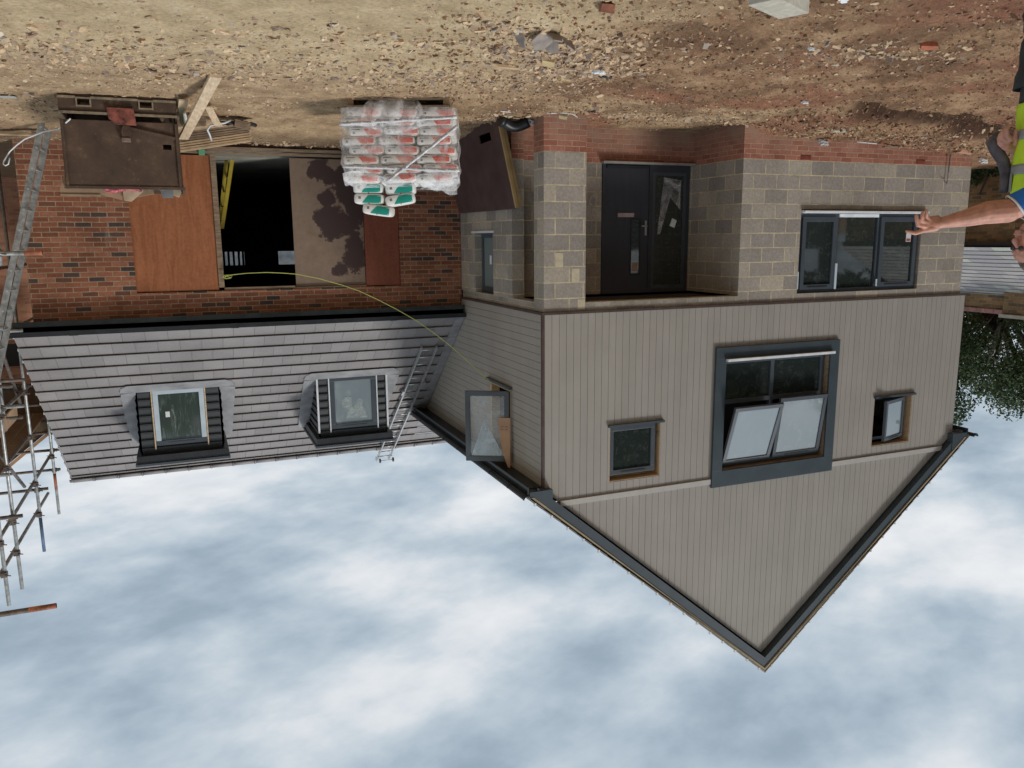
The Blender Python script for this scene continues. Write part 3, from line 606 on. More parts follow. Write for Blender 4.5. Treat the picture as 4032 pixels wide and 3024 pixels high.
# dormers
def dormer(x0, x1, wx0, wx1, filmed):
    y0 = 15.05; c = (x0 + x1) / 2
    dm = M(); dm.box(x0, wx0, y0, y0 + .03, 4.20, 5.36); dm.box(wx1, x1, y0, y0 + .03, 4.20, 5.36); dm.box(wx0, wx1, y0, y0 + .03, 5.22, 5.36); dm.box(wx0, wx1, y0, y0 + .03, 4.18, 4.215)
    dm.prism([(x0, y0, 4.2), (x0, y0, 5.36), (x0, y0 + 1.38, 5.36)], (.03, 0, 0)); dm.prism([(x1, y0, 4.2), (x1, y0, 5.36), (x1, y0 + 1.38, 5.36)], (-.03, 0, 0))
    d = dm.build('dormer', m_weather, house)
    b = M()
    for k in range(8):                                             # lapped weatherboards, front and cheeks
        z = 4.235 + k * .145; zt_ = min(z + .15, 5.35)
        if zt_ - z < .03: continue
        def lap(a, bq):
            b.add([(a, y0 - .028, z), (bq, y0 - .028, z), (bq, y0 - .002, zt_), (a, y0 - .002, zt_), (a, y0 - .001, z), (bq, y0 - .001, z)], [(0, 1, 2, 3), (0, 4, 5, 1), (0, 3, 4), (1, 5, 2)])
            b.box(a, bq, y0 - .034, y0 - .028, z + .0, z + .028)
        if z < 5.21: lap(x0 + .02, wx0 - .01); lap(wx1 + .01, x1 - .02)
        else: lap(x0 + .02, x1 - .02)
        for sx, xx in ((-1, x0), (1, x1)):
            yr = y0 + (z - 4.22) / .838; b.add([(xx + sx * .028, y0 + .02, z), (xx + sx * .002, y0 + .02, zt_), (xx + sx * .002, yr + .15, zt_), (xx + sx * .028, yr + .05, z)], [(0, 1, 2, 3)] if sx > 0 else [(0, 3, 2, 1)])
    b.build('weatherboards', m_weather, d)
    b = M(); b.box(x0 - .075, x1 + .075, y0 - .13, y0 + 1.62, 5.365, 5.50); b.build('flat_roof_fascia', m_dark, d, bevel=.006)
    b = M(); b.box(x0 - .10, x1 + .10, y0 - .155, y0 + 1.64, 5.50, 5.545); b.build('roof_edge_trim', m_anth2, d, bevel=.004)
    fm = m_film if filmed else m_anth2
    t = .085; w = M(); w.m = 0; w.box(wx0, wx0 + t, y0 - .045, y0 + .03, 4.215 + t, 5.22 - t); w.box(wx1 - t, wx1, y0 - .045, y0 + .03, 4.215 + t, 5.22 - t); w.box(wx0, wx1, y0 - .045, y0 + .03, 4.215, 4.215 + t)
    win = w.build('window_frame', fm, d, bevel=.004)
    w = M(); w.box(wx0, wx1, y0 - .045, y0 + .03, 5.22 - t, 5.22); w.box(wx0 + .2, wx1 - .2, y0 - .052, y0 - .045, 5.17, 5.183); w.build('top_rail', m_anth2, win)
    w = M(); w.box(wx0 + t, wx1 - t, y0 - .02, y0, 4.215 + t, 5.22 - t); w.build('glass', m_glassg if filmed else m_glasssky, win)
    w = M(); w.box(wx0 - .06, wx1 + .04, y0 - .075, y0 - .03, 4.175, 4.213); w.build('sill', m_film if filmed else m_white, win)
    tr_ = [(wx0 - .028, wx0 - .006), (wx1 + .006, wx1 + .028)] + ([] if filmed else [(x0 - .02, x0 + .012), (x1 - .012, x1 + .02)])
    for a_, b_ in tr_: w = M(); w.box(a_, b_, y0 - .05, y0 - .005, 4.22, 5.28); w.build('edge_trim', m_woodpale if filmed else m_white, d)
    if filmed:
        w = M(); w.box(c + .17, c + .24, y0 - .024, y0 - .021, 4.62, 4.72); w.build('window_sticker', m_white, win)
    else:                                                          # crumpled plastic sheet seen inside the pane
        w = M(); a = [(-.26, 5.05), (-.22, 4.86), (-.17, 4.82), (-.20, 4.70), (-.12, 4.66), (-.04, 4.78), (.0, 4.86), (.03, 4.72), (.02, 4.63), (.15, 4.62), (.22, 4.70), (.20, 4.80), (.11, 4.92), (.16, 5.04)]
        w.prism([(c + p, y0 - .0235, q) for p, q in a], (0, .002, 0)); w.build('crumpled_sheet', thinfilm('crumpled_sheet_film', .08, .42, (.55, .62, .62)), win)
    y = lambda q: 15.05 + q
    lead([(x0 - .27, y(-.02)), (x0, y(-.05)), (x0 - .0, y(1.45)), (x0 - .22, y(1.40)), (x0 - .25, y(.6))]); lead([(x1, y(-.05)), (x1 + .24, y(-.02)), (x1 + .25, y(.6)), (x1 + .22, y(1.40)), (x1, y(1.45))])
    lead([(x0 - .27, y(-.05)), (x0 - .22, y(-.17)), (x0 - .1, y(-.23)), (x1 + .12, y(-.23)), (x1 + .22, y(-.17)), (x1 + .25, y(-.05))], lift=.042)
    return d
dormer(-.44, .93, -.17, .67, True)['label'] = 'black dormer with a pale blue window frame'
dormer(-3.49, -2.17, -3.28, -2.40, False)['label'] = 'black dormer with a dark window frame and white edges'
# ---- windows of the gabled part
def sash(parent, T, w, h, mats, t=.065, d=.05, name='sash', glass_=m_glass):
    s = M(T); s.ring(0, w, 0, h, t, -d / 2, d / 2); so = s.build(name, mats, parent, bevel=.003)
    g = M(T); g.box(t, w - t, -.008, .008, t, h - t); g.build('glass', glass_, so)
    v = M(T); v.box(w * .22, w * .74, -d / 2 - .006, -d / 2, h - t * .62, h - t * .40); v.build('trickle_vent', m_dark, so); return so
# large first-floor window with wide flat surround
w = M(); w.ring(-10.12, -7.62, 3.36, 5.645, .19, 10.165, 10.213, tb=.19, tt=.27); sur = w.build('window_surround', m_anth, house, bevel=.003)
w = M(); w.box(-9.935, -9.925, 10.2, 10.38, 3.55, 5.375); w.box(-7.815, -7.805, 10.2, 10.38, 3.55, 5.375); w.box(-9.925, -7.815, 10.2, 10.38, 5.36, 5.375); w.build('reveal', m_woodold, sur)
w = M(); w.ring(-9.90, -7.83, 3.58, 5.34, .07, 10.28, 10.35); w.box(-8.855, -8.785, 10.28, 10.35, 3.65, 5.27); w.box(-9.83, -8.855, 10.28, 10.35, 4.235, 4.305); w.box(-8.785, -7.90, 10.28, 10.35, 4.235, 4.305); fr = w.build('window_frame', m_anth2, sur)
for a, b in ((-9.83, -8.855), (-8.785, -7.90)):
    w = M(); w.box(a, b, 10.31, 10.33, 3.65, 4.235); w.build('glass', m_glass, fr)
w = M(); w.box(-9.97, -7.80, 10.10, 10.16, 3.545, 3.585); w.box(-9.93, -7.82, 10.16, 10.28, 3.552, 3.578); w.build('sill', m_white, fr)
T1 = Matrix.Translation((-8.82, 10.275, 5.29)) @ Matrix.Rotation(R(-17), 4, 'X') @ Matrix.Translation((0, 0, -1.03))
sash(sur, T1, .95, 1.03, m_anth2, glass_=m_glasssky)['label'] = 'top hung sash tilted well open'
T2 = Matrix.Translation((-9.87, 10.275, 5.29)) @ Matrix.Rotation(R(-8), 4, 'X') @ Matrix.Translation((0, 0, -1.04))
s2 = sash(sur, T2, .985, 1.04, m_anth2, glass_=glass('sky_toned_smeared_glass', (.24, .30, .33), .05, 1.8, .5, (.52, .56, .58), (2, 2, 1.2))); s2['label'] = 'top hung sash slightly open with smeared pane'  # pale base colour paints in sky reflection under the smears
w = M(); w.box(-9.9, -7.83, 10.6, 10.62, 3.55, 5.37); w.build('interior_wall', m_black, house)
# small square window on the right, shut
w = M(); w.box(-6.66, -6.65, 10.22, 10.40, 4.46, 5.32); w.box(-6.65, -5.77, 10.22, 10.40, 5.31, 5.32); w.box(-5.77, -5.76, 10.22, 10.40, 4.46, 5.32); w.box(-6.65, -5.77, 10.38, 10.40, 4.46, 5.31)
sw = w.build('window_opening', m_wood, house); sw['label'] = 'small square opening with raw timber reveal and shut window'
fr = sash(sw, Matrix.Translation((-6.585, 10.285, 4.47)), .81, .76, m_anth2, .075, .07, 'window_frame'); fr['label'] = 'closed dark window'
w = M(); w.box(-6.70, -5.73, 10.165, 10.25, 4.425, 4.46); w.build('sill', m_anth2, sw)
w = M(); w.tube([(-6.60, 10.25, 4.72), (-6.615, 10.24, 4.66), (-6.60, 10.24, 4.63), (-6.62, 10.24, 4.60)], .006, 6); w.build('wire_end', m_dark, sw)
# small square window on the left, casement swung open
w = M(); w.box(-11.94, -11.93, 10.22, 10.42, 4.46, 5.33); w.box(-11.93, -11.05, 10.22, 10.42, 5.32, 5.33); w.box(-11.05, -11.04, 10.22, 10.42, 4.46, 5.33); sw = w.build('window_opening', m_wood, house); sw['label'] = 'small square opening with raw timber reveal and open casement'
w = M(); w.ring(-11.86, -11.07, 4.47, 5.24, .05, 10.30, 10.36); w.build('window_frame', m_anth2, sw)
w = M(); w.box(-11.98, -11.02, 10.165, 10.25, 4.425, 4.46); w.build('sill', m_anth2, sw)
T3 = Matrix.Translation((-11.80, 10.28, 4.50)) @ Matrix.Rotation(R(-17), 4, 'Z')
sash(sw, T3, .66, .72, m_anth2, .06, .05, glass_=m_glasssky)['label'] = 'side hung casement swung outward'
w = M(); w.prism([(-12.95, 18.8, -.1), (-4.7, 18.8, -.1), (-4.7, 18.8, 5.3), (AX, 18.8, 8.8), (-12.95, 18.8, 5.3)], (0, .1, 0)); w.build('rear_wall', m_interior, house)
w = M(); w.box(-12.98, XL, 10.46, 18.8, -.2, 5.3); w.build('end_wall', m_block, house)
# side window with the big open sash
w = M(); w.box(-4.80, -4.655, 12.30, 12.37, 4.0, 5.26); w.box(-4.80, -4.655, 11.42, 11.48, 4.0, 5.26); w.box(-4.80, -4.655, 11.48, 12.30, 5.2, 5.26); w.box(-4.80, -4.66, 11.48, 12.30, 4.0, 4.05); sw = w.build('window_opening', m_wood, house); sw['label'] = 'side window opening with sash thrown wide open'
w = M(); w.box(-4.66, -4.585, 11.36, 12.42, 3.955, 3.995); w.build('sill', m_anth2, sw)
w = M(); w.box(-5.6, -5.58, 11.3, 12.5, 3.9, 5.3); w.box(-5.6, -4.8, 12.38, 12.4, 3.9, 5.3); w.build('interior_wall', m_black, house)
hx, hy = -4.60, 11.385; fx_, fy_ = -4.02, 11.70; Lw = math.hypot(fx_ - hx, fy_ - hy); an = math.atan2(fy_ - hy, fx_ - hx)
T4 = Matrix.Translation((hx, hy, 4.02)) @ Matrix.Rotation(an, 4, 'Z')
w = M(T4); Lw = .70; w.ring(0, Lw, 0, 1.14, .075, -.03, .03); so = w.build('open_sash', m_anth2, sw, bevel=.003)
w = M(T4); w.box(.075, Lw - .075, -.008, .008, .075, 1.065); w.build('glass', m_clearpane, so)
w = M(T4); w.prism([(.09, -.012, 1.05), (.40, -.012, .45), (.61, -.012, 1.05)], (0, .002, 0)); w.build('peeling_film', thinfilm('peeling_blue_film', .35, .75, (.55, .68, .78)), so)
w = M(T4); cp = []
for k in range(9):
    zq = .42 + .80 * k / 8; xo = .165 - .15 * (k / 8) ** 2.2; cp.append([(-.02, -.05 - .05 * (k / 8) ** 2, zq), (xo, -.05 - .04 * (k / 8) ** 2, zq), (xo, -.046 - .04 * (k / 8) ** 2, zq), (-.02, -.046 - .05 * (k / 8) ** 2, zq)])
w.loft(cp, cap=True, smooth=False); w.build('cardboard_flap', simple('tan_cardboard', (.42, .27, .18), .8, .08), so)
w = M(T4)
for k in range(2):
    for q in (.02, .09): w.box(q, q + .035, -.056, -.052, .56 + k * .045, .568 + k * .045)
w.build('printed_marks', m_dark, so)
# ground-floor window, three lights
w = M(); w.ring(-11.83, -9.21, 1.295, 2.565, .055, 10.29, 10.36); w.box(-10.03, -9.975, 10.29, 10.36, 1.35, 2.51); w.box(-10.94, -10.885, 10.29, 10.36, 1.35, 2.51); gw = w.build('ground_floor_window', m_anth2, house)
for a, b in ((-9.975, -9.265), (-11.775, -10.94)):
    w = M(); w.ring(a, b, 1.35, 2.51, .075, 10.255, 10.29); so = w.build('sash', m_anth2, gw, bevel=.003)
    w = M(); w.box(a + .075, b - .075, 10.285, 10.30, 1.425, 2.435); w.build('glass', m_glass, so)
    w = M(); w.box(a + .14, b - .16, 10.248, 10.255, 2.462, 2.478); w.build('trickle_vent', m_dark, so)
w = M(); w.box(-10.885, -10.03, 10.32, 10.335, 1.35, 2.51); w.build('glass', m_glass, gw)
w = M(); w.box(-11.93, -9.22, 10.17, 10.215, 1.255, 1.285); w.box(-11.83, -9.22, 10.215, 10.29, 1.245, 1.29); w.box(-10.88, -10.03, 10.262, 10.288, 1.30, 1.352); w.build('sill', m_white, gw)
w = M(); w.box(-9.225, -9.19, 10.245, 10.252, 2.22, 2.50); w.box(-10.02, -9.975, 10.24, 10.25, 2.10, 2.52); w.box(-10.93, -10.90, 10.25, 10.262, 2.38, 2.50); w.build('protective_strip', m_film, gw)
w = M(); w.box(-11.66, -11.55, 10.279, 10.283, 1.62, 1.76); gs = w.build('window_sticker', m_white, gw)
w = M(); w.box(-11.65, -11.56, 10.276, 10.279, 1.71, 1.75); w.build('printed_band', simple('red_print', (.5, .08, .07), .5), gw)
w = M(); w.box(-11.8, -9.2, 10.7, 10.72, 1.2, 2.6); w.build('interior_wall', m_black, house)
# narrow window in the side wall
w = M(); w.box(-4.84, -4.78, 12.18, 12.25, 1.56, 2.55); w.box(-4.84, -4.78, 12.95, 13.03, 1.56, 2.55); w.box(-4.84, -4.78, 12.25, 12.95, 1.56, 1.64); w.box(-4.84, -4.78, 12.25, 12.95, 2.46, 2.55); nw = w.build('narrow_window', m_anth2, house)
w = M(); w.box(-4.82, -4.80, 12.25, 12.95, 1.64, 2.46); w.build('glass', m_frost, nw)
w = M(); w.box(-4.80, -4.64, 12.12, 13.16, 1.525, 1.56); w.build('sill', m_white, nw)
w = M(); w.box(-4.798, -4.795, 12.60, 12.68, 1.93, 2.08); w.build('window_sticker', m_white, nw)
# front door and side light
w = M(); w.box(-7.96, -7.90, YD - .02, YD + .06, .49, 2.56); w.box(-7.90, -6.31, YD - .02, YD + .06, 2.50, 2.56); w.box(-6.36, -6.305, YD - .02, YD + .06, .49, 2.50); w.box(-7.24, -7.18, YD - .02, YD + .06, .50, 2.50); w.box(-7.90, -7.24, YD - .02, YD + .06, .49, .60)
df = w.build('door_frame', simple('navy_grey_frame', (.038, .043, .054), .45, .08), house)
w = M(); w.box(-8.02, -6.28, YD - .10, YD + .04, .455, .489); w.build('threshold', m_alu, df)
w = M(); w.box(-7.18, -6.36, YD + .0, YD + .05, .50, 2.50); dr = w.build('front_door', simple('navy_door_leaf', (.040, .046, .062), .48, .07, 4, .05, stretch=(3, 3, .3)), house)
w = M(); w.box(-7.16, -6.38, YD - .035, YD, .515, .55); w.build('weather_bar', m_dark, dr)
w = M(); w.ring(-7.03, -6.84, 1.34, 2.26, .022, YD - .008, YD); w.build('glazing_bead', m_dark, dr)
w = M(); w.box(-7.008, -6.862, YD - .004, YD, 1.362, 2.238); w.build('glass', m_glass, dr)
w = M(); w.box(-6.90, -6.60, YD - .012, YD, 1.26, 1.325); w.build('letter_plate', simple('pink_filmed_metal', (.42, .33, .33), .4), dr)
w = M(); w.box(-6.99, -6.88, YD - .008, YD - .0045, 2.06, 2.20); w.build('paper_label', simple('tan_label', (.42, .28, .22), .6), dr)
w = M(); w.box(-7.145, -7.115, YD - .012, YD, 1.38, 1.62); w.tube([(-7.13, YD - .01, 1.47), (-7.13, YD - .06, 1.47), (-7.02, YD - .065, 1.47)], .010, 8); w.build('handle', m_alu, dr)
w = M(); w.ring(-7.90, -7.24, .60, 2.50, .055, YD - .01, YD + .04); sl = w.build('side_light', m_anth2, df)
w = M(); w.box(-7.845, -7.295, YD + .01, YD + .03, .655, 2.445); w.build('glass', m_glass, sl)
w = M(); w.prism([(-7.47, YD + .005, .68), (-7.80, YD + .005, .72), (-7.80, YD + .005, 1.2), (-7.60, YD + .005, 1.0), (-7.42, YD + .005, 1.6), (-7.36, YD + .005, 1.6)], (0, .003, 0)); w.build('loose_film', thinfilm('door_film', .05, .35), sl)
w = M(Matrix.Translation((-7.67, YD + .004, 1.42)) @ Matrix.Rotation(R(20), 4, 'Y')); w.box(-.05, .05, 0, .003, -.065, .065); w.build('window_sticker', m_white, sl)
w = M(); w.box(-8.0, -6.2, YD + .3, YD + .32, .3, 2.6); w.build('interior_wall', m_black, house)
# coil of white cable by the door, on the wall
w = M(); pts = []
for k in range(60):
    a = k * .42; r_ = .065 + .012 * math.sin(k * 1.7); pts.append((-6.12 + r_ * math.cos(a) * .8, YD - .02 - .0006 * k, 1.07 + r_ * math.sin(a) * 1.25))
w.tube(pts, .0035, 5); w.tube([(-6.12, YD - .02, 1.16), (-6.115, YD - .012, 1.3), (-6.11, YD - .01, 1.56)], .004, 5); w.build('cable_coil', simple('grey_cable', (.50, .47, .43), .6), house)
# ------------------------------------------------------------------ rope from the side window to the boarded opening
RP = [(-.60, 13.70, 2.23), (-.67, 13.67, 2.2), (-.94, 13.56, 2.17), (-1.23, 13.44, 2.16), (-1.45, 13.35, 2.17), (-1.68, 13.26, 2.19), (-2.0, 13.13, 2.26), (-2.35, 13.0, 2.37), (-2.61, 12.89, 2.47), (-2.88, 12.79, 2.61),
      (-3.16, 12.67, 2.77), (-3.44, 12.56, 2.95), (-3.7, 12.46, 3.15), (-3.94, 12.36, 3.36), (-4.19, 12.26, 3.6), (-4.45, 12.16, 3.87), (-4.56, 12.12, 3.985), (-4.72, 12.05, 4.03)]
B = M(); B.tube(RP, .0062, 6); B.tube([(-.58, 13.70, 2.235), (-.62, 13.69, 2.255), (-.70, 13.665, 2.245), (-.72, 13.66, 2.215), (-.66, 13.68, 2.195), (-.60, 13.695, 2.205), (-.575, 13.70, 2.235)], .006, 6)
B.tube([(-.60, 13.695, 2.25), (-.63, 13.69, 2.215), (-.69, 13.67, 2.235)], .006, 6)
tag(B.build('rope', m_rope, None, origin=(-4.56, 12.12, 3.985)), 'thin yellow green rope slung from the side window to the boarded opening', 'rope')
# steel pin standing against the blockwork
B = M(); B.tube([(-12.335, 10.2, -.05), (-12.33, 10.2, .4), (-12.315, 10.2, .79)], .009, 7); B.tube([(-12.32, 10.2, .74), (-12.27, 10.19, .77), (-12.22, 10.18, .74)], .007, 6)
tag(B.build('steel_pin', m_steeldark, None, origin=(-12.33, 10.2, 0)), 'thin rusty steel pin with a hooked top standing against the blockwork', 'steel rod')
# ------------------------------------------------------------------ roof ladder
def rp_(x, s, h): return (x, 13.65 + s * wc - h * ws, 3.06 + s * ws + h * wc)
ld = thing('roof_ladder', 'aluminium roof ladder lying up the tiles and hooked over the ridge', 'ladder', rp_(-4.15, .8, .05))
s0, s1 = .82, 5.70
for off in (0, .295):
    B = M(); B.bar(rp_(-4.30 + off, s0, .075), rp_(-4.17 + off, s1, .075), .028, .062, (0, -ws, wc)); B.build('stile', m_alu, ld)
for k in range(19):
    s = s0 + .08 + k * .255; q = (s - s0) / (s1 - s0) * .13; B = M(); B.tube([rp_(-4.30 + q, s, .08), rp_(-4.005 + q, s, .08)], .014, 8); B.build('rung', m_alu, ld)
B = M(); B.bar(rp_(-4.312, 2.1, .08), rp_(-4.30, 2.35, .08), .05, .05, (0, -ws, wc)); B.bar(rp_(-3.94, 2.4, .08), rp_(-3.93, 2.55, .08), .05, .07, (0, -ws, wc)); B.build('section_bracket', m_alu, ld)
B = M()
for xx in (-4.17, -3.875):
    B.tube([rp_(xx + .06, 5.0, .09), rp_(xx + .06, 5.25, .18), rp_(xx + .06, 5.55, .12)], .008, 6)
B.tube([rp_(-4.11, 5.25, .18), rp_(-3.815, 5.25, .18)], .007, 6); B.tube([rp_(-4.2, 5.42, .12), rp_(-3.80, 5.42, .12)], .008, 6); B.tube([rp_(-4.11, 5.0, .09), rp_(-4.13, 5.25, .18)], .007, 6)
B.build('ridge_hook', m_alu, ld)
for xx in (-4.235, -3.925):
    B = M(); B.tube([rp_(xx - .014, 5.56, .16), rp_(xx + .014, 5.56, .16)], .052, 16); B.build('wheel', m_dark, ld)
B = M(); B.tube([rp_(-4.23, 5.56, .16), rp_(-3.93, 5.56, .16)], .007, 6); B.build('axle', m_alu, ld)
# ------------------------------------------------------------------ extension ladder leaning beside the wing
ld = thing('extension_ladder', 'long grey two-section ladder leaning beside the rusty skip', 'ladder', (1.6, 12.8, 0))
def el(t, y, o=0): return (1.57 + .285 * t + o, y, -.02 + t)
for y, o_ in ((12.60, 0), (12.98, -.035)):
    B = M(); B.bar(el(0, y, o_), el(4.3, y, o_), .028, .078, (1, 0, -.28)); B.build('stile', m_steel, ld)
for k in range(15):
    t = .16 + k * .27; B = M(); B.tube([el(t, 12.58, -.0), el(t, 13.0, -.035)], .016, 8); B.build('rung', m_alu, ld)
# ------------------------------------------------------------------ yellow step ladder inside the wing
ld = thing('step_ladder', 'yellow step ladder standing in the dark boarded opening', 'ladder', (-.80, 14.5, .32))
for sx in (0, .10):
    B = M(); B.bar((-.90 + sx * .9, 14.55 + sx, .39 - .07), (-.66 + sx * .3, 14.55 + sx * 2.5, 1.45), .022, .06, (1, 0, 0)); B.build('rail', m_yellow, ld)
for k in range(4):
    z = .6 + .24 * k; x = -.90 + .24 * (z - .32) / 1.13; B = M(); B.bar((x, 14.55, z), (x + .05, 14.72, z), .03, .02); B.build('tread', m_alu, ld)
# ------------------------------------------------------------------ rusty tipping skip
GS = -.03
_sz = .03
sk_ = thing('tipping_skip', 'rusty brown steel tipping skip with a worn red latch plate', 'skip', (.58, 11.3, 0))
x0, x1, y0, y1 = -.07, 1.19, 10.80, 11.95
B = M()                                                              # body: open topped bin, front wall with a small torn hole
def wallp(poly, d): B.prism(poly, d)
zb_, zt_ = .255, 1.02
HX0, HX1, HZ0, HZ1 = .02, .115, .505, .565
for a, b, c, d in ((x0, x1, zb_, HZ0), (x0, HX0, HZ0, HZ1), (HX1, x1, HZ0, HZ1), (x0, x1, HZ1, zt_)):
    f = lambda z: .01 * (z - zb_); B.prism([(a, y0 + .015 - f(c), c), (b, y0 + .015 - f(c), c), (b, y0 + .015 - f(d), d), (a, y0 + .015 - f(d), d)], (0, .006, 0))
B.prism([(x0, y0 + .02, zb_), (x0, y1, zb_ + .25), (x0 - .01, y1 + .1, zt_), (x0 - .01, y0 + .02, zt_)], (.006, 0, 0)); B.prism([(x1 - .006, y0 + .02, zb_), (x1 - .006, y1, zb_ + .25), (x1, y1 + .1, zt_), (x1, y0 + .02, zt_)], (.006, 0, 0))
B.prism([(x0, y1, zb_ + .25), (x1, y1, zb_ + .25), (x1, y1 + .1, zt_), (x0, y1 + .1, zt_)], (0, .006, 0)); B.prism([(x0, y0 + .02, zb_), (x1, y0 + .02, zb_), (x1, y1, zb_ + .25), (x0, y1, zb_ + .25)], (0, 0, .006))
B.box(x0 + .02, x1 - .02, y0 + .3, y1 - .1, .80, .81)
bd = B.build('bin_body', m_rust, sk_)
B = M(); B.bar((x0 - .03, y0 + .01, zt_ + .0), (x1 + .02, y0 + .01, zt_ + .0), .03, .03); B.bar((x0 - .012, y0 + .02, zt_), (x0 - .012, y1 + .1, zt_), .03, .03); B.bar((x1 + .002, y0 + .02, zt_), (x1 + .002, y1 + .1, zt_), .03, .03); B.build('rim', m_rust, bd)
for xx in (x0 + .022, x1 - .02): B = M(); B.bar((xx, y0 - .003, zb_ + .01), (xx, y0 - .008, zt_ - .02), .028, .03, (0, 1, 0)); B.build('corner_rib', m_rust, bd)
B = M(); FP = [(.86, .99), (.20, .33)]                                  # base frame with fork pockets
xs = [x0, .20, .33, .86, .99, x1]
for a, b, pk in zip(xs[:-1], xs[1:], (0, 1, 0, 1, 0)):
    if pk: B.box(a, b, y0, y0 + .02, -.04, .022); B.box(a, b, y0, y0 + .02, .095, .165)
    else: B.box(a, b, y0, y0 + .02, -.04, .165)
B.box(x0, x0 + .02, y0 + .02, y1, -.02, .165); B.box(x1 - .02, x1, y0 + .02, y1, -.02, .165); B.box(x0, x1, y1, y1 + .02, -.02, .165)
fr = B.build('base_frame', m_rust, sk_)
m_edge = simple('highlighted_rust_edge', (.235, .185, .125), .75, .25, 14)  # paler rust colour paints the highlights on the lips
for a, b in ((x0, .185), (.345, .845), (1.005, x1)): B = M(); B.box(a, b, y0 - .022, y0 - .001, -.004, .020); B.build('bottom_flange', m_edge, fr)
B = M(); B.box(x0, x1, y0 - .022, y0 - .001, .165, .192); B.build('top_flange', m_edge, fr)
for a, b in FP:
    B = M(); B.ring(a - .016, b + .016, .006, .111, .016, y0 - .022, y0 + .3); B.build('fork_pocket', m_edge, fr)
B = M(); B.prism([(x1 - .05, y0 + .1, .18), (x1 - .05, y0 + .4, .18), (x1 - .05, y0 + .1, .26)], (-.02, 0, 0)); B.prism([(x0 + .14, y0 + .03, .19), (x0 + .20, y0 + .03, .19), (x0 + .17, y0 + .03, .25)], (0, .02, 0)); B.build('pivot_lug', m_rust, fr)
B = M(); B.prism([(.40, y0 - .05, .11), (.69, y0 - .05, .11), (.675, y0 - .05, .235), (.59, y0 - .05, .30), (.385, y0 - .05, .30)], (0, .035, 0)); B.build('latch_plate', m_redplate, sk_, bevel=.004)
B = M(); B.prism([(.46, y0 - .045, .30), (.53, y0 - .045, .30), (.555, y0 - .06, .37), (.55, y0 - .06, .45), (.465, y0 - .06, .45), (.45, y0 - .06, .37)], (0, .05, 0)); B.build('latch_arm', m_rust, sk_, bevel=.006)
B = M(); B.box(.46, .555, y0 - .075, y0 - .01, .45, .495); B.build('latch_tip', simple('worn_pinkish_steel', (.20, .135, .105), .7, .2, 20), sk_, bevel=.004)
B = M(); B.bar((.47, y0 - .02, .335), (-.03, y0 - .012, .435), .012, .032); B.build('release_bar', m_rust, sk_)
# rubbish poking out of the skip: each piece its own thing
m_card = simple('brown_cardboard', (.33, .22, .14), .85, .15, 4); m_cardw = simple('torn_cardboard_edge', (.52, .42, .30), .85, .15, 5)
def rub(name, label, cat, poly, d, mat, group=None, jit=.0):
    B = M(); B.prism(poly, d); o = B.build(name, mat, None, origin=poly[0]); return tag(o, label, cat, group)
G_ = 'rubbish sticking out of the skip'
B = M(); B.prism([(1.19, 10.9, .80), (.80, 10.9, .80), (.80, 10.9, 1.11), (1.27, 10.9, 1.10), (1.27, 10.9, 1.04)], (0, .006, 0)); B.box(.85, 1.27, 10.885, 10.90, 1.10, 1.115); B.add([(.80, 10.9, 1.11), (.62, 10.95, 1.16), (.62, 10.95, .85), (.80, 10.9, .80)], [(0, 1, 2, 3)])
tag(B.build('cardboard_box', m_card, None, origin=(1.0, 10.9, .8), solid=.004), 'flattened brown cardboard box poking out over the rim at the ladder end of the skip', 'cardboard', G_)
rub('cardboard_piece', 'pointed torn cardboard sheet standing up near the middle of the skip', 'cardboard', [(.62, 10.95, .85), (.40, 10.95, .85), (.38, 10.93, 1.05), (.52, 10.9, 1.175), (.60, 10.9, 1.16)], (0, .006, .002), m_cardw, G_)
rub('cardboard_piece', 'narrow cardboard flap leaning behind the red bag in the skip', 'cardboard', [(.50, 11.0, .85), (.30, 11.0, .85), (.26, 10.98, 1.08), (.46, 10.98, 1.12)], (0, .006, .002), m_card, G_)
rub('cardboard_piece', 'folded cardboard corner beside the grey panel in the skip', 'cardboard', [(.12, 10.95, .85), (-.02, 10.95, .85), (-.05, 10.9, 1.06), (-.02, 10.9, 1.12), (.10, 10.92, 1.07)], (0, .006, .003), m_cardw, G_)
rub('grey_panel', 'small curved grey plastic panel sticking up from the skip', 'panel', [(.20, 10.92, .85), (.04, 10.92, .85), (.045, 10.90, 1.13), (.17, 10.90, 1.13), (.19, 10.91, 1.03)], (0, .01, 0), simple('grey_plastic', (.20, .21, .22), .6, .1), G_)
B = M()
for k in range(7): B.capsule((.78 - .055 * k, 10.88, 1.03 + .018 * math.sin(k)), (.74 - .055 * k, 10.90, 1.035 + .015 * math.sin(k + 1)), .034 - .002 * k, .034 - .002 * k, 10)
md = B.build('rubbish_bag', simple('red_white_bag', (.50, .10, .12), .35, .6, 22), None, origin=(.6, 10.9, 1.0)); q = md.modifiers.new('fuse', 'REMESH'); q.mode = 'VOXEL'; q.voxel_size = .012
tag(md, 'crumpled red and white plastic bag lying on the skip rim', 'bag', G_)
rub('paper_scrap', 'long cream paper strip along the skip rim', 'paper', [(.33, 10.84, 1.02), (.12, 10.84, 1.02), (.14, 10.83, 1.045), (.22, 10.83, 1.038), (.31, 10.83, 1.05)], (0, .005, 0), m_cardw, G_)
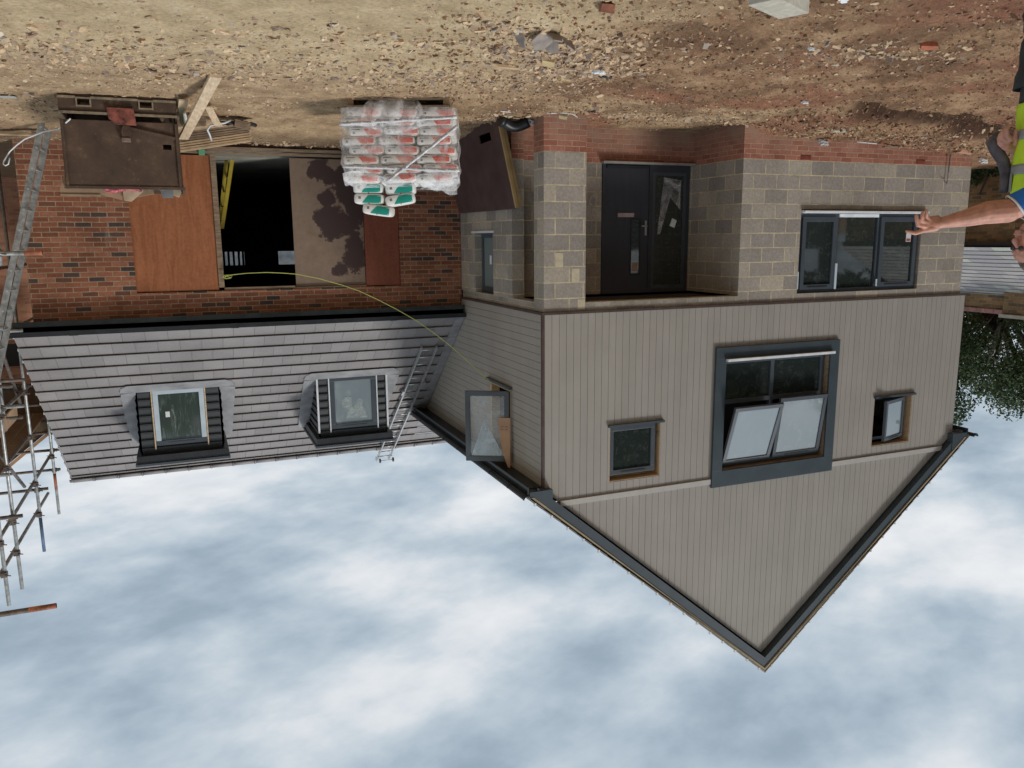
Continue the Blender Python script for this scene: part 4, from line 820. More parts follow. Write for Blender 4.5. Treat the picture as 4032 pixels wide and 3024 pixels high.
# ------------------------------------------------------------------ timber beside the skip
def plank(name, label, a, b, w, h, mat=m_wood, upv=(0, 0, 1), group='timber offcuts beside the skip', cat='plank'):
    B = M(); a, b = Vector(a), Vector(b); B.bar(a, b, w, h, upv); return tag(B.build(name, mat, None, origin=a, bevel=.0015), label, cat, group)
plank('timber_board', 'long pale board with its near end on the soil, propped on the batten bundle', (-.45, 8.95, .012), (-.13, 11.55, .335), .115, .04, m_woodpale)
plank('timber_board', 'short pale board lying flat between the skip and the long propped board', (-.15, 10.42, .04), (-.12, 11.5, .07), .10, .022, m_woodpale)
plank('timber_offcut', 'narrow greenish offcut leaning against the skip corner', (-.11, 10.62, .0), (-.13, 11.35, .19), .045, .02, simple('treated_timber', (.38, .40, .27), .8, .15, 6))
B = M(); cv = [(-.44 - .18 * t - .04 * math.sin(t * 3), 10.9 + 1.25 * t, .02 + .13 * math.sin(math.pi * t)) for t in [k / 10 for k in range(11)]]
B.loft([[(x - .045, y, z), (x + .045, y, z + .004), (x + .045, y, z + .016), (x - .045, y, z + .012)] for x, y, z in cv], cap=True, smooth=False)
tag(B.build('bent_lath', m_woodpale, None, origin=cv[0]), 'thin bent lath arching over the soil between board and batten bundle', 'lath', 'timber offcuts beside the skip')
rub('white_offcut', 'white curved plastic trim offcut tucked against the skip side', 'offcut', [(-.10, 11.1, .02), (-.17, 11.2, .0), (-.19, 11.35, .12), (-.14, 11.35, .22), (-.10, 11.25, .17)], (.004, .006, 0), m_white)
rows = [(0, 'stripes'), (1, ''), (2, ''), (3, ''), (4, ''), (5, '')]
WB = ['topmost', 'second', 'third', 'fourth', 'fifth', 'sixth', 'seventh', 'lowest']
for k in range(8):
    z = .45 - k * .032; dx = random.uniform(-.02, .02)
    plank('timber_batten', WB[k] + (' batten from the top' if 0 < k < 7 else ' batten') + (', fresh pale' if k < 4 else ', dark damp') + ', in the bundle behind the skip', (.10 + dx, 11.93 + .004 * k, z + .045), (-1.0 + dx, 12.05 + .006 * k, z - .17), .10, .024, m_wood if k < 4 else m_woodold, (0, 0, 1), 'battens bundled behind the skip', 'batten')
plank('timber_offcut', 'dark broken timber end under the batten bundle', (-.80, 11.98, .06), (-1.0, 12.0, .10), .12, .09, m_woodold)
plank('timber_offcut', 'stout dark block supporting the skip end of the batten bundle', (-.02, 11.85, .10), (-.42, 11.95, .06), .12, .12, m_woodold)
B = M(); B.tube([(-.48, 11.75, .33), (-.46, 11.62, .28), (-.43, 11.55, .22), (-.47, 11.5, .17), (-.56, 11.45, .15), (-.64, 11.4, .145), (-.72, 11.45, .1)], .012, 7)
tag(B.build('white_hose', m_white, None, origin=(-.5, 11.5, .1)), 'short curl of white plastic hose lying over the batten bundle', 'hose')
B = M()
for k in range(9): B.capsule((-.62 - .05 * k, 12.0 + .02 * math.sin(2 * k), .06), (-.60 - .06 * k, 12.04, .05 + .02 * math.sin(k)), .028, .03, 8)
md = B.build('black_plastic_scrap', m_dark, None, origin=(-.8, 12.0, 0)); q = md.modifiers.new('fuse', 'REMESH'); q.mode = 'VOXEL'; q.voxel_size = .014; tag(md, 'crumpled black plastic scrap on the ground by the batten bundle end', 'plastic scrap')
# white pipe loop by the wing corner
B = M(); q_ = [(1.20, 12.0, .1), (1.53, 13.69, .03), (1.75, 13.77, .07), (2.0, 13.85, .17), (2.12, 13.88, .26), (2.22, 13.91, .35), (2.31, 13.92, .49), (2.315, 13.91, .53), (2.29, 13.89, .55), (2.25, 13.88, .53), (2.22, 13.87, .44)]
B.tube([(x * .86, y * .86, 1.65 + (z - 1.65) * .86) for x, y, z in q_], .0085, 7)
tag(B.build('white_cable', m_white, None, origin=(1.5, 13.7, 0)), 'white cable looping up from the ground round the wing corner', 'cable')
# ------------------------------------------------------------------ pallet of bags
PA = R(19.5); PT = Matrix.Translation((-2.70, 10.20, -.015)) @ Matrix.Rotation(PA, 4, 'Z')
def ploc(x, y, z): return PT @ Vector((x, y, z))
pl_ = thing('pallet', 'wooden pallet under the wrapped stack of bags', 'pallet', ploc(0, 0, 0))
for y in (-.44, -.15, .15, .44): B = M(PT); B.box(-.61, .61, y - .06, y + .06, .085, .105); B.build('deck_board', m_woodold, pl_)
for y in (-.44, 0, .44): B = M(PT); B.box(-.61, .61, y - .05, y + .05, 0, .018); B.build('bottom_board', m_woodold, pl_)
for x in (-.57, -.02, .57): B = M(PT); B.box(x - .035, x + .035, -.49, .49, .018, .085); B.build('bearer', simple('brown_bearer', (.20, .12, .06), .8, .2), pl_)
m_sack = simple('white_paper_sack', (.74, .73, .70), .6, .06, 7, .15)
m_orl = simple('orange_red_print', (.68, .095, .045), .5, .07, 9); m_teal = simple('teal_print', (.0, .26, .20), .5, .07, 9); m_ink = simple('grey_ink', (.16, .16, .19), .6)
def sup(u, v, a, b, c, e1=.28, e2=.42):
    f = lambda w, m_: math.copysign(abs(w) ** m_, w); return (a * f(math.cos(v), e2) * f(math.cos(u), e1), b * f(math.cos(v), e2) * f(math.sin(u), e1), c * f(math.sin(v), e2))
def make_bag(name, label, w, d, h, green):
    t = thing(name, label, 'bag', (0, 0, 0)); a, b, c = w / 2, d / 2, h / 2
    B = M(); rings = []
    for i in range(13):
        v = -math.pi / 2 + math.pi * i / 12; v = max(min(v, 1.5), -1.5); rings.append([tuple(Vector(sup(2 * math.pi * k / 40, v, a, b, c)) + Vector((0, 0, c))) for k in range(40)])
    B.loft(rings, cap=True); B.build('sack', m_sack, t)
    def fr(px, pz, lift=.0016):                                     # point on the front bulge
        zz_ = (pz - c) / c; zz_ = max(-.96, min(.96, zz_)); sv = abs(zz_) ** (1 / .42); cv_ = math.sqrt(max(1 - sv * sv, 0)) ** .42
        xx = max(-.985, min(.985, px / (a * cv_))); cu = abs(xx) ** (1 / .28); su = math.sqrt(max(1 - cu * cu, 0)) ** .28
        return (px, -b * cv_ * su - lift, pz)
    def patch(poly, name_, mat, nx=8, nz_=5, lift=.0016):           # poly: (x0 bottom, x1 bottom, x0 top, x1 top, z0, z1)
        xb0, xb1, xt0, xt1, z0, z1 = poly; B = M(); rr_ = []
        for j in range(nz_ + 1):
            s = j / nz_; l, r = xb0 + (xt0 - xb0) * s, xb1 + (xt1 - xb1) * s; rr_.append([fr(l + (r - l) * i / nx, z0 + (z1 - z0) * s, lift) for i in range(nx + 1)])
        B.loft(rr_, close=False); return B.build(name_, mat, t)
    if green:
        patch((-.40 * w, .02 * w, -.40 * w, .22 * w, .12 * h, .86 * h), 'teal_panel', m_teal); patch((-.03 * w, .015 * w, -.03 * w, .015 * w, .80 * h, .93 * h), 'round_badge', m_ink, 3, 2, .003)
        patch((.26 * w, .34 * w, .26 * w, .34 * w, .28 * h, .52 * h), 'printed_square', m_ink, 3, 2)
    else:
        patch((-.44 * w, .06 * w, -.44 * w, -.08 * w, .15 * h, .88 * h), 'orange_panel', m_orl)
        patch((.16 * w, .40 * w, .16 * w, .40 * w, .22 * h, .34 * h), 'printed_line', m_ink, 5, 1); patch((.30 * w, .36 * w, .30 * w, .36 * w, .5 * h, .72 * h), 'printed_square', m_ink, 2, 1)
    return t
WL = ['bottom', 'second', 'third', 'fourth', 'fifth', 'sixth', 'seventh', 'top']
proto = make_bag('cement_bag', '', .435, .46, .112, False); first = True
for L_ in range(8):
    odd = L_ % 2
    xs = [(-.445 + .445 * i) for i in range(3)]
    for i, x in enumerate(xs):
        for row in (0, 1):
            if row and L_ < 7 and i != 2 and i != 0: continue
            o = proto if first else copy_tree(proto); first = False
            xx = x + (.035 if odd else -.02) + random.uniform(-.012, .012); sc_ = random.uniform(.96, 1.03)
            o.location = ploc(xx, -.245 + .47 * row + random.uniform(-.012, .012), .105 + L_ * .1095); o.rotation_euler = (random.uniform(-.03, .03), random.uniform(-.045, .045), PA + random.uniform(-.07, .07) + (math.pi if (row or (i == 2 and L_ in (0, 4))) else 0)); o.scale = (sc_, 1, 1.02)
            if row == 0 and (i == 2 and L_ in (0, 4)): o.rotation_euler.z = PA + random.uniform(-.03, .03)
            side = ['at the leaning board end', 'in the middle', 'at the skip end'][i]
            o['label'] = 'orange printed white bag, ' + WL[L_] + ' layer, ' + side + (', front row' if row == 0 else ', back row'); o['group'] = 'white and orange bags stacked on the pallet'
gproto = make_bag('green_bag', '', .375, .30, .135, True)
GB = [(.42, -.20, .975, 0, 'white and teal bag, lowest of three stacked on top nearest the skip'), (.41, -.21, 1.105, .04, 'white and teal bag, middle of the three stacked nearest the skip'), (.30, -.22, 1.24, .14, 'white and teal bag crowning the very top of the stack'),
      (.03, -.20, .985, -.05, 'white and teal bag lying under the tilted one beside the stack of three'), (.045, -.22, 1.115, -.16, 'tilted white and teal bag, upper one of the pair')]
for k, (x, y, z, r, lb) in enumerate(GB):
    o = gproto if k == 0 else copy_tree(gproto); o.location = ploc(x, y, z); o.rotation_euler = (0, r, PA + r * .3); o['label'] = lb; o['group'] = 'white and teal bags on top of the pallet'
# plastic wrap round the stack
B = M(PT); rings = []; n = 120; hw, hd = .70, .52
for j in range(41):
    z = .11 + .92 * j / 40; r_ = []
    for k in range(n):
        a = 2 * math.pi * k / n; ca_, sa_ = math.cos(a), math.sin(a); e_ = .22
        x = hw * math.copysign(abs(ca_) ** e_, ca_); y = hd * math.copysign(abs(sa_) ** e_, sa_)
        f = .5 * vnoise(np.array(a * 2.2 + z * 1.1), np.array(z * .9), .35) + .5 * vnoise(np.array(a * 5 - z * 2.5), np.array(z * 2.2), .3)
        f = float(f) * .075 + .018 * math.sin(z * 27) * (1 if j > 4 else .3) + (.03 * math.sin((z - .1) * 3.3)); x *= 1 + f * .8; y *= 1 + f * .7
        if z > .95: s_ = (z - .95) / .08; x *= 1 - .12 * s_; y *= 1 - .15 * s_
        r_.append((x, y, z + .02 * math.sin(3 * a + 5) * (j / 40)))
    rings.append(r_)
rings.append([(x * .55, y * .55, 1.015 + .02 * math.sin(k * .7)) for k, (x, y, z) in enumerate(rings[-1])])
B.loft(rings)
wrap = B.build('plastic_wrap', m_wrap, None, origin=ploc(0, 0, .1)); tag(wrap, 'wrinkled clear plastic wrap round the stack of white and orange bags', 'plastic wrap')
def sheetflap(label, pts, name='loose_plastic_sheet'):
    B = M(PT); B.loft(pts, close=False); o = B.build(name, m_wrap, None, origin=PT @ Vector(pts[0][0])); return tag(o, label, 'plastic sheet')
fl = []
for j in range(15):
    s = j / 14; row = []
    for i in range(25):
        q = -1 + 2 * i / 24; x = .06 + .40 * q * (1 - .0 * s); ztop = .43 - .10 * abs(q); zlow = ztop - .47 * math.sqrt(max(1 - q * q, .0)) - .0
        z = ztop + (zlow - ztop) * s; row.append((x, -.56 - .05 * math.sin(math.pi * s) - .022 * math.sin(q * 11 + s * 4) - .012 * math.sin(q * 23), max(z, .03)))
    fl.append(row)
sheetflap('loose flap of clear plastic hanging over the pallet front', fl)
fl = []
for j in range(13):
    s = j / 12; row = []
    for i in range(37):
        q = i / 36; x = -.72 + 1.40 * q; z = .985 + .055 * math.sin(q * 14) * math.sin(math.pi * s) - .13 * s ** 2 * (.6 + .4 * math.sin(q * 9)) + .04 * max(0, .35 - q)
        row.append((x, -.30 - .32 * s + .02 * math.sin(q * 31), z))
    fl.append(row)
sheetflap('bunched clear plastic lying over the top layer under the teal bags', fl)
fl = []
for j in range(11):
    s = j / 10; row = []
    for i in range(15):
        q = i / 14; row.append((-.68 + .5 * q, -.42 + .1 * s, 1.0 + .14 * math.sin(math.pi * s) * (1 - q) + .02 * math.sin(q * 17 + s * 9)))
    fl.append(row)
sheetflap('puffed up corner of clear plastic on top of the stack', fl)
def strap(label, a, b, text, wd=.040):
    a, b = Vector(a), Vector(b); B = M(PT); n_ = 24; d = b - a; pr = []
    up_ = Vector((-d.z, 0, d.x)).normalized() * (wd / 2)
    for i in range(n_ + 1):
        p = a + d * i / n_ + Vector((0, -.012 * math.sin(i * 1.9) - .008 * math.sin(i * .7), .003 * math.sin(i * 1.3))); pr.append((p - up_, p + up_))
    B.loft([[tuple(p[0]), tuple(p[1])] for p in pr], close=False); t = B.build('printed_tape', simple('white_tape', (.66, .67, .70), .35, .03), None, origin=PT @ a, solid=.001); tag(t, label, 'tape', 'printed tapes round the wrapped bags')
    cu = bpy.data.curves.new('printed_word', 'FONT'); cu.body = text; cu.size = .030; cu.align_x = 'CENTER'; cu.align_y = 'CENTER'; cu.space_character = 1.05; cu.extrude = .0004
    ob = bpy.data.objects.new('tmp', cu); COL.objects.link(ob); bpy.context.view_layer.update()
    me = bpy.data.meshes.new_from_object(ob.evaluated_get(bpy.context.evaluated_depsgraph_get())); bpy.data.objects.remove(ob)
    me.materials.clear(); me.materials.append(simple('dark_blue_ink', (.04, .045, .12), .5)); wd_ = max(v.co.x for v in me.vertices) - min(v.co.x for v in me.vertices)
    ang = math.atan2(d.z, d.x); fct = d.length * .93 / wd_
    Mt = PT @ Matrix.Translation((a + b) / 2 + Vector((0, -.024, 0))) @ Matrix.Rotation(-ang, 4, 'Y') @ Matrix.Rotation(math.pi / 2, 4, 'X') @ Matrix.Rotation(math.pi, 4, 'Z') @ Matrix.Diagonal((fct, .85, 1, 1))
    me.transform(Matrix.Translation(-(PT @ a)) @ Mt); me.name = 'printed_word'
    w_ = bpy.data.objects.new('printed_word', me); COL.objects.link(w_); w_.parent = t
Wd = '   '.join(['Galaxy'] * 11)
strap('white tape printed with dark words running level round the lower bags', (.70, -.60, .315), (-.70, -.60, .235), Wd)
strap('white tape printed with dark words slanting across the stack', (.16, -.61, .98), (-.70, -.60, .34), '   '.join(['Galaxy'] * 9))
strap('white tape printed with dark words round the upper bags', (.68, -.60, .80), (-.72, -.60, .855), Wd)
# ------------------------------------------------------------------ leaning shuttering board
bt = thing('leaning_board', 'big brown shuttering board leaning against the side wall next to the bags', 'board', (-4.33, 12.3, 0))
def lb(y, z, o=0): return (-4.32 - .27 * (z / 1.22) + o, y, z)
B = M(); B.prism([lb(11.05, -.05), lb(11.9, -.05), lb(11.9, .10), lb(11.42, .10), lb(11.42, .22), lb(11.9, .22), lb(11.9, 1.22), lb(11.05, 1.22)], (-.018, 0, 0))
B.prism([lb(11.9, -.05), lb(13.64, -.05), lb(13.64, 1.21), lb(11.9, 1.22)], (-.018, 0, 0)); B.v = B.v; bo = B.build('board', m_shutter, bt)
B = M(); B.prism([lb(11.0, -.02, .0), lb(11.05, -.02, .0), lb(11.05, 1.21, .0), lb(11.0, 1.21, .0)], (-.045, 0, 0)); B.build('edge_batten', simple('yellow_batten', (.42, .29, .13), .8, .12, 6), bt)
B = M(); B.prism([lb(11.01, .08, -.052), lb(11.06, .08, -.052), lb(11.06, 1.19, -.052), lb(11.01, 1.19, -.052)], (-.045, 0, 0)); B.build('edge_batten', simple('yellow_batten', (.36, .25, .11), .8, .12, 6), bt)
# ------------------------------------------------------------------ things lying about
def gz(x, y): return float(gh(np.array([x]), np.array([y]))[0])
def brickbit(name, label, x, y, l, w_, h, rz, mat, tilt=(0, 0), cat='brick', dz=0.0, bev=.004):
    z = gz(x, y); B = M(); B.box(-l / 2, l / 2, -w_ / 2, w_ / 2, -h / 2, h / 2); B.T = None
    for i, v in enumerate(B.v): v.x += random.uniform(-.06, .06) * l; v.y += random.uniform(-.06, .06) * w_; v.z += random.uniform(-.05, .05) * h
    o = B.build(name, mat, None, bevel=bev); o.location = (x, y, z + h / 2 - .008 + dz); o.rotation_euler = (tilt[0], tilt[1], rz); return tag(o, label, cat)
m_rb = simple('broken_brick', (.42, .13, .07), .85, .2, 18, .3); m_rb2 = simple('dull_brick', (.27, .11, .07), .9, .25, 18, .3)
brickbit('broken_brick', 'orange red broken brick on the brown soil towards the man', -6.22, 5.46, .13, .09, .07, .7, m_rb, (.2, .1))
brickbit('broken_brick', 'dull red half brick beside the heap of broken slates', -3.02, 5.50, .13, .10, .065, 1.9, m_rb2, (.1, .3))
brickbit('broken_brick', 'red half brick in front of the leaning board', -4.33, 10.96, .11, .10, .065, .3, m_rb2, (.1, 0))
brickbit('broken_brick', 'dusty red brick lying in front of the pillar', -5.28, 9.98, .21, .10, .065, .1, m_rb2, (.1, .1))
brickbit('broken_block', 'yellowish lump of block at the pillar foot', -4.92, 10.12, .12, .10, .09, .5, simple('yellow_lump', (.40, .32, .20), .9, .2, 20), (.3, .2), 'block')
brickbit('broken_brick', 'pale orange brick shard half buried by the far house corner', -12.25, 9.85, .28, .10, .05, .1, simple('pale_shard', (.50, .27, .18), .9, .2), (0, .1))
brickbit('timber_offcut', 'tan wooden offcut half buried in the slate chips', -3.05, 7.42, .42, .075, .03, 2.85, m_wood, (0, .06), 'offcut', .015)
brickbit('timber_offcut', 'small yellow wood block on the slate heap', -3.27, 7.05, .12, .08, .05, .5, simple('yellow_wood', (.55, .42, .22), .8, .12), (.4, .2), 'offcut', .01)
brickbit('stone_slab', 'flat pinkish stone bedded in the bank below the windows', -9.1, 9.45, .22, .12, .06, .1, m_slab, (0, 0), 'stone', -.02)
brickbit('timber_offcut', 'grey weathered plank flat on the soil in front of the window wall', -10.9, 10.05, .5, .06, .025, 3.2, m_woodold, (0, .03), 'offcut', .02)
brickbit('timber_offcut', 'thin pale plank on the ground behind the ladder foot', 2.05, 12.95, .75, .12, .025, .15, m_wood, (0, 0), 'offcut', .06)
brickbit('paper_sheet', 'grey sheet of paper on the ground at the skip corner', 1.78, 11.15, .28, .16, .004, .2, simple('grey_paper', (.38, .38, .37), .8), (0, 0), 'paper', .02, bev=0)
# heap of larger broken slates, each a thing one could lift
m_slate = simple('broken_slate', (.27, .23, .205), .8, .2, 12, .2)
sl = [(-2.78, 6.12, .11, .0, 'upright grey slate piece on top of the broken slate heap'), (-2.9, 6.2, .10, .9, 'slate piece leaning in the middle of the heap'), (-3.02, 6.1, .10, 2.2, 'brownish slate piece at the brick end of the heap'), (-2.65, 6.22, .09, 1.4, 'slate piece at the sandy end of the heap'), (-2.84, 6.02, .09, 3.0, 'slate piece at the near foot of the heap')]
for x, y, s_, rz, lb_ in sl:
    B = M(); n_ = 6; B.prism([(s_ * random.uniform(.6, 1) * math.cos(i * 2 * math.pi / n_), s_ * random.uniform(.6, 1) * math.sin(i * 2 * math.pi / n_), 0) for i in range(n_)], (0, 0, .012))
    o = B.build('broken_slate', m_slate, None); o.location = (x, y, gz(x, y) + s_ * .45); o.rotation_euler = (random.uniform(.6, 1.2), random.uniform(-.4, .4), rz); tag(o, lb_, 'slate', 'broken slates in the heap')
def litter(name, label, x, y, pts, r, mat, cat):
    z = gz(x, y); B = M(); B.tube([(x + a, y + b, z + c) for a, b, c in pts], r, 7); return tag(B.build(name, mat, None, origin=(x, y, z)), label, cat)
litter('white_stick', 'short straight white plastic strip on the soil near the leaning board', -4.05, 10.07, [(-.09, .03, .012), (.08, -.03, .015)], .007, m_white, 'strip')
litter('white_stick', 'bent white plastic strip in front of the pillar', -4.95, 9.95, [(.16, .02, .012), (-.02, 0, .02), (-.12, .05, .05)], .006, m_white, 'strip')
litter('white_stick', 'stubby white strip beside the yellowish lump', -4.68, 10.0, [(.05, .03, .015), (-.07, -.02, .012)], .008, m_white, 'strip')
litter('blue_strip', 'bright blue plastic strip on the bank behind the house corner', -14.6, 11.6, [(0, 0, .02), (.02, .3, .12)], .012, simple('bright_blue_plastic', (.05, .25, .65), .5), 'strip')
litter('white_stick', 'splinter of white trim lying along the window wall', -10.3, 10.08, [(.2, 0, .03), (-.25, .03, .04)], .009, m_white, 'strip')
def scrap(name, label, x, y, s_, mat, cat, hgt=.02, n_=9):
    z = gz(x, y); B = M()
    for k in range(n_): a = k * 2.4; B.capsule((x + s_ * .5 * math.cos(a), y + s_ * .3 * math.sin(a), z + hgt), (x + s_ * .5 * math.cos(a + 1.4), y + s_ * .3 * math.sin(a + 1.4), z + hgt * (1 + .8 * math.sin(k * 2))), s_ * .12, s_ * .14, 8)
    o = B.build(name, mat, None, origin=(x, y, z)); q = o.modifiers.new('fuse', 'REMESH'); q.mode = 'VOXEL'; q.voxel_size = s_ * .06; return tag(o, label, cat)
scrap('crumpled_paper', 'crumpled white paper on the soil past the slate heap', -3.92, 7.28, .13, m_white, 'paper')
scrap('black_scrap', 'black and white plastic scrap on the soil behind the crumpled paper', -4.14, 7.55, .13, m_dark, 'plastic scrap')
scrap('black_scrap', 'small black scrap on the soil in front of the porch', -5.15, 9.75, .10, m_dark, 'plastic scrap')
scrap('crumpled_paper', 'white torn scrap on the soil in front of the window wall', -7.41, 8.30, .09, m_white, 'paper')
scrap('crumpled_film', 'crumpled clear film against the plinth under the window', -9.45, 10.12, .16, simple('dull_film', (.50, .50, .52), .4), 'film', .05)
scrap('crumpled_paper', 'dirty white scrap on the bank at the far house corner', -13.4, 10.4, .16, m_white, 'paper', .05)
scrap('plaster_splash', 'white plaster lump by the black drain bend', -4.66, 10.62, .10, m_white, 'plaster', .06)
scrap('crumpled_paper', 'small white and black scrap on the soil between block and man', -5.35, 5.95, .06, m_white, 'paper')
scrap('yellow_husk', 'straw yellow fibrous tuft on the soil near the crumpled paper', -3.72, 7.62, .12, simple('straw', (.50, .38, .16), .9), 'tuft')
# black drain bend and the hole it lies in
dn = thing('drain_bend', 'black plastic drain bend lying in a hollow beside the pillar', 'drain pipe', (-4.35, 10.6, 0))
B = M(); cv = [(-4.62 + .36 * t, 10.62 + .20 * math.sin(t * 2.6) * .4, .05 + .06 * math.sin(math.pi * t)) for t in [k / 12 for k in range(13)]]; B.tube(cv, .075, 16); B.build('pipe', m_dark, dn)
B = M(); B.tube([cv[-1], tuple(Vector(cv[-1]) + Vector((.06, -.01, -.01)))], .088, 16); B.build('socket', m_dark, dn)
B = M(); B.box(-4.62, -4.38, 10.78, 10.82, .08, .13); tag(B.build('red_strip', simple('red_plastic', (.35, .06, .06), .5), None, origin=(-4.5, 10.8, .1)), 'red plastic strip lying behind the black drain bend', 'strip')
# concrete block on a white sheet near the photographer
cb_ = [(-4.14, 4.95), (-3.70, 4.745), (-3.795, 4.545), (-4.235, 4.75)]
zb0 = gz(-3.95, 4.75) + .004
B = M(); B.prism([(x, y, zb0 + .012) for x, y in cb_], (0, 0, .10)); tag(B.build('concrete_block', m_slab, None, origin=(-3.97, 4.75, zb0), bevel=.004), 'pale concrete block lying flat on a white plastic sheet', 'block')
B = M(); rr_ = []
for j in range(13):
    rr_.append([(-4.62 + 1.12 * i / 20 + .03 * math.sin(j), 4.40 + .32 * j / 12 + .03 * math.sin(i * .9) , gz(-4.6 + 1.1 * i / 20, 4.4 + .3 * j / 12) + .014 + .006 * math.sin(i * 1.7 + j)) for i in range(21)])
B.loft(rr_, close=False); tag(B.build('plastic_sheet', m_white, None, origin=(-4.0, 4.5, 0)), 'white plastic sheet spread on the soil under the concrete block', 'plastic sheet')
# ------------------------------------------------------------------ scaffolding at the gable end of the wing
sc_ = thing('scaffolding', 'galvanised tube scaffolding at the gable end of the tiled wing', 'scaffolding', (2.6, 12.2, 0))
rt_ = .0262
def tb(name, a, b, mat=m_steel, r=rt_): B = M(); B.tube([a, b], r, 12); return B.build(name, mat, sc_)
def coupler(x, y, z):
    B = M(); B.box(x - .04, x + .04, y - .045, y + .045, z - .035, z + .035); B.tube([(x - .02, y - .045, z), (x - .09, y - .06, z + .01)], .009, 6); B.tube([(x + .02, y + .04, z - .01), (x + .095, y + .05, z - .02)], .008, 6); B.build('coupler', m_steeldark, sc_, bevel=.008)
for y, top, tip in ((12.23, 6.63, 0), (13.14, 6.77, 0), (15.14, 6.93, 1), (17.03, 6.87, 0)):
    tb('standard', (2.6, y, -.05), (2.6, y, top - (.0 if tip == 0 else .62)))
    if tip: tb('standard', (2.6, y, top - .62), (2.6, y, top), m_bluep)
tb('standard', (2.6, 17.03, 6.05), (2.6, 17.03, 6.36), m_orange, rt_ + .0006)
for y, top in ((14.12, 4.54), (12.6, 5.4), (16.0, 6.5), (18.2, 6.2)): tb('standard', (2.75 if y == 14.12 else 3.9, y, -.05), (2.75 if y == 14.12 else 3.9, y, top))
for z, y0_, y1_ in ((5.72, 12.0, 17.3), (6.16, 12.2, 16.5), (4.13, 12.0, 17.2), (4.90, 12.0, 15.6), (3.05, 12.0, 17.2), (2.05, 12.0, 17.0)): tb('ledger', (2.66, y0_, z), (2.66, y1_, z + (.12 if z > 6 else 0)), m_steel if z != 4.90 else m_steeldark)
for y, z, xa in ((17.09, 5.99, 2.50), (15.2, 5.83, 2.44), (13.08, 5.62, 2.60), (17.09, 5.25, 2.44), (13.0, 2.88, 2.17), (12.17, 2.76, 2.25), (15.2, 4.02, 2.5), (13.2, 4.0, 2.3), (12.2, 4.75, 2.4), (17.1, 5.60, 2.45)):
    tb('transom', (xa, y, z), (5.2, y, z), m_steeldark if y > 15 else m_steel); coupler(2.6, y - .03, z)
for p, q in (((2.7, 12.2, 1.0), (2.7, 15.2, 4.3)), ((2.7, 17.0, 1.4), (2.7, 13.1, 4.2)), ((2.75, 12.6, 4.2), (2.75, 15.0, 5.7)), ((3.0, 14.0, .2), (3.4, 13.0, 3.4))): tb('brace', p, q, m_steeldark)
tb('transom', (1.42, 8.55, 5.21), (3.6, 8.55, 5.21), m_steeldark); tb('transom', (1.42, 8.55, 5.21), (1.66, 8.55, 5.21), m_orange, rt_ + .0006)
tb('standard', (2.9, 8.6, -.05), (2.9, 8.6, 6.0)); tb('ledger', (2.85, 8.3, 5.27), (2.85, 12.6, 5.27))
for y_, x_ in ((10.23, 1.43),): tb('transom', (x_, y_, 1.77), (3.4, y_, 1.77), m_steel); tb('transom', (x_, y_, 1.77), (x_ + .18, y_, 1.77), m_orange, rt_ + .0006)
tb('standard', (1.86, 10.30, -.05), (1.86, 10.30, 1.9), m_steel, rt_); coupler(1.86, 10.26, 1.77)
tb('standard', (2.62, 10.4, -.05), (2.62, 10.4, 4.2), m_steel)
for y, zs_ in ((12.23, (3.05, 4.13, 4.9, 5.72, 6.17)), (13.14, (3.05, 4.13, 4.9, 5.72, 6.2)), (15.14, (4.13, 4.9, 5.72, 6.26)), (17.03, (4.13, 5.72))):
    for z in zs_: coupler(2.61, y, z)
for y, z, xa in ((14.1, 3.1, 2.3), (14.1, 3.75, 2.4), (14.15, 4.35, 2.5), (16.0, 4.5, 2.5), (12.6, 3.6, 2.3), (15.2, 3.2, 2.45), (12.2, 5.35, 2.3)): tb('transom', (xa, y, z), (4.6, y, z), m_steeldark)
for k in range(4): B = M(); B.box(2.75 + .235 * k, 2.97 + .235 * k, 12.2, 18.2, 5.02, 5.058); B.build('platform_board', m_woodold, sc_)
B = M(); B.box(2.72, 2.745, 12.4, 15.0, 4.30, 4.52); B.build('toe_board', simple('light_toe_board', (.50, .33, .20), .8, .2, 4), sc_)
B = M(); B.box(2.85, 2.87, 12.7, 13.4, 3.1, 4.0); B.build('toe_board', simple('light_toe_board', (.50, .33, .20), .8, .2, 4), sc_)
# ------------------------------------------------------------------ second house going up behind the scaffolding
h2 = thing('unfinished_house', 'unfinished brick house with a boarded timber gable behind the scaffolding', 'house', (2.9, 19, 0))
B = M(); B.box(2.3, 8, 21.5, 21.7, 0, 5.2); B.build('brick_wall', m_farbrick, h2)
B = M(); B.prism([(2.61, 18.0, 5.28), (6.2, 18.0, 8.15), (6.2, 18.0, 3.9), (2.75, 18.0, 4.5)], (0, .08, 0)); g_ = B.build('boarded_gable', plymat('dark_gable_boards', (.075, .048, .028), (.13, .085, .05)), h2)
B = M(); B.bar((2.59, 17.97, 5.31), (6.2, 17.97, 8.20), .03, .06, (0, 0, 1)); B.build('verge_board', simple('orange_timber', (.38, .21, .10), .8, .2, 5), g_)
for k in range(5): z = 4.5 + .35 * k; B = M(); B.box(2.75 + max(0, (z - 5.3) * 1.25), 6.2, 17.985, 18.0, z, z + .02); B.build('board_joint', m_dark, g_)
B = M(); B.prism([(2.7, 18.08, 5.2), (6.2, 18.08, 8.1), (6.2, 24, 8.1), (2.7, 24, 5.2)], (0, 0, .05)); B.build('roof_slope', m_woodold, h2)
B = M(); B.box(2.8, 8, 20.6, 20.7, 3.9, 4.4); B.build('lintel', m_dark, h2)
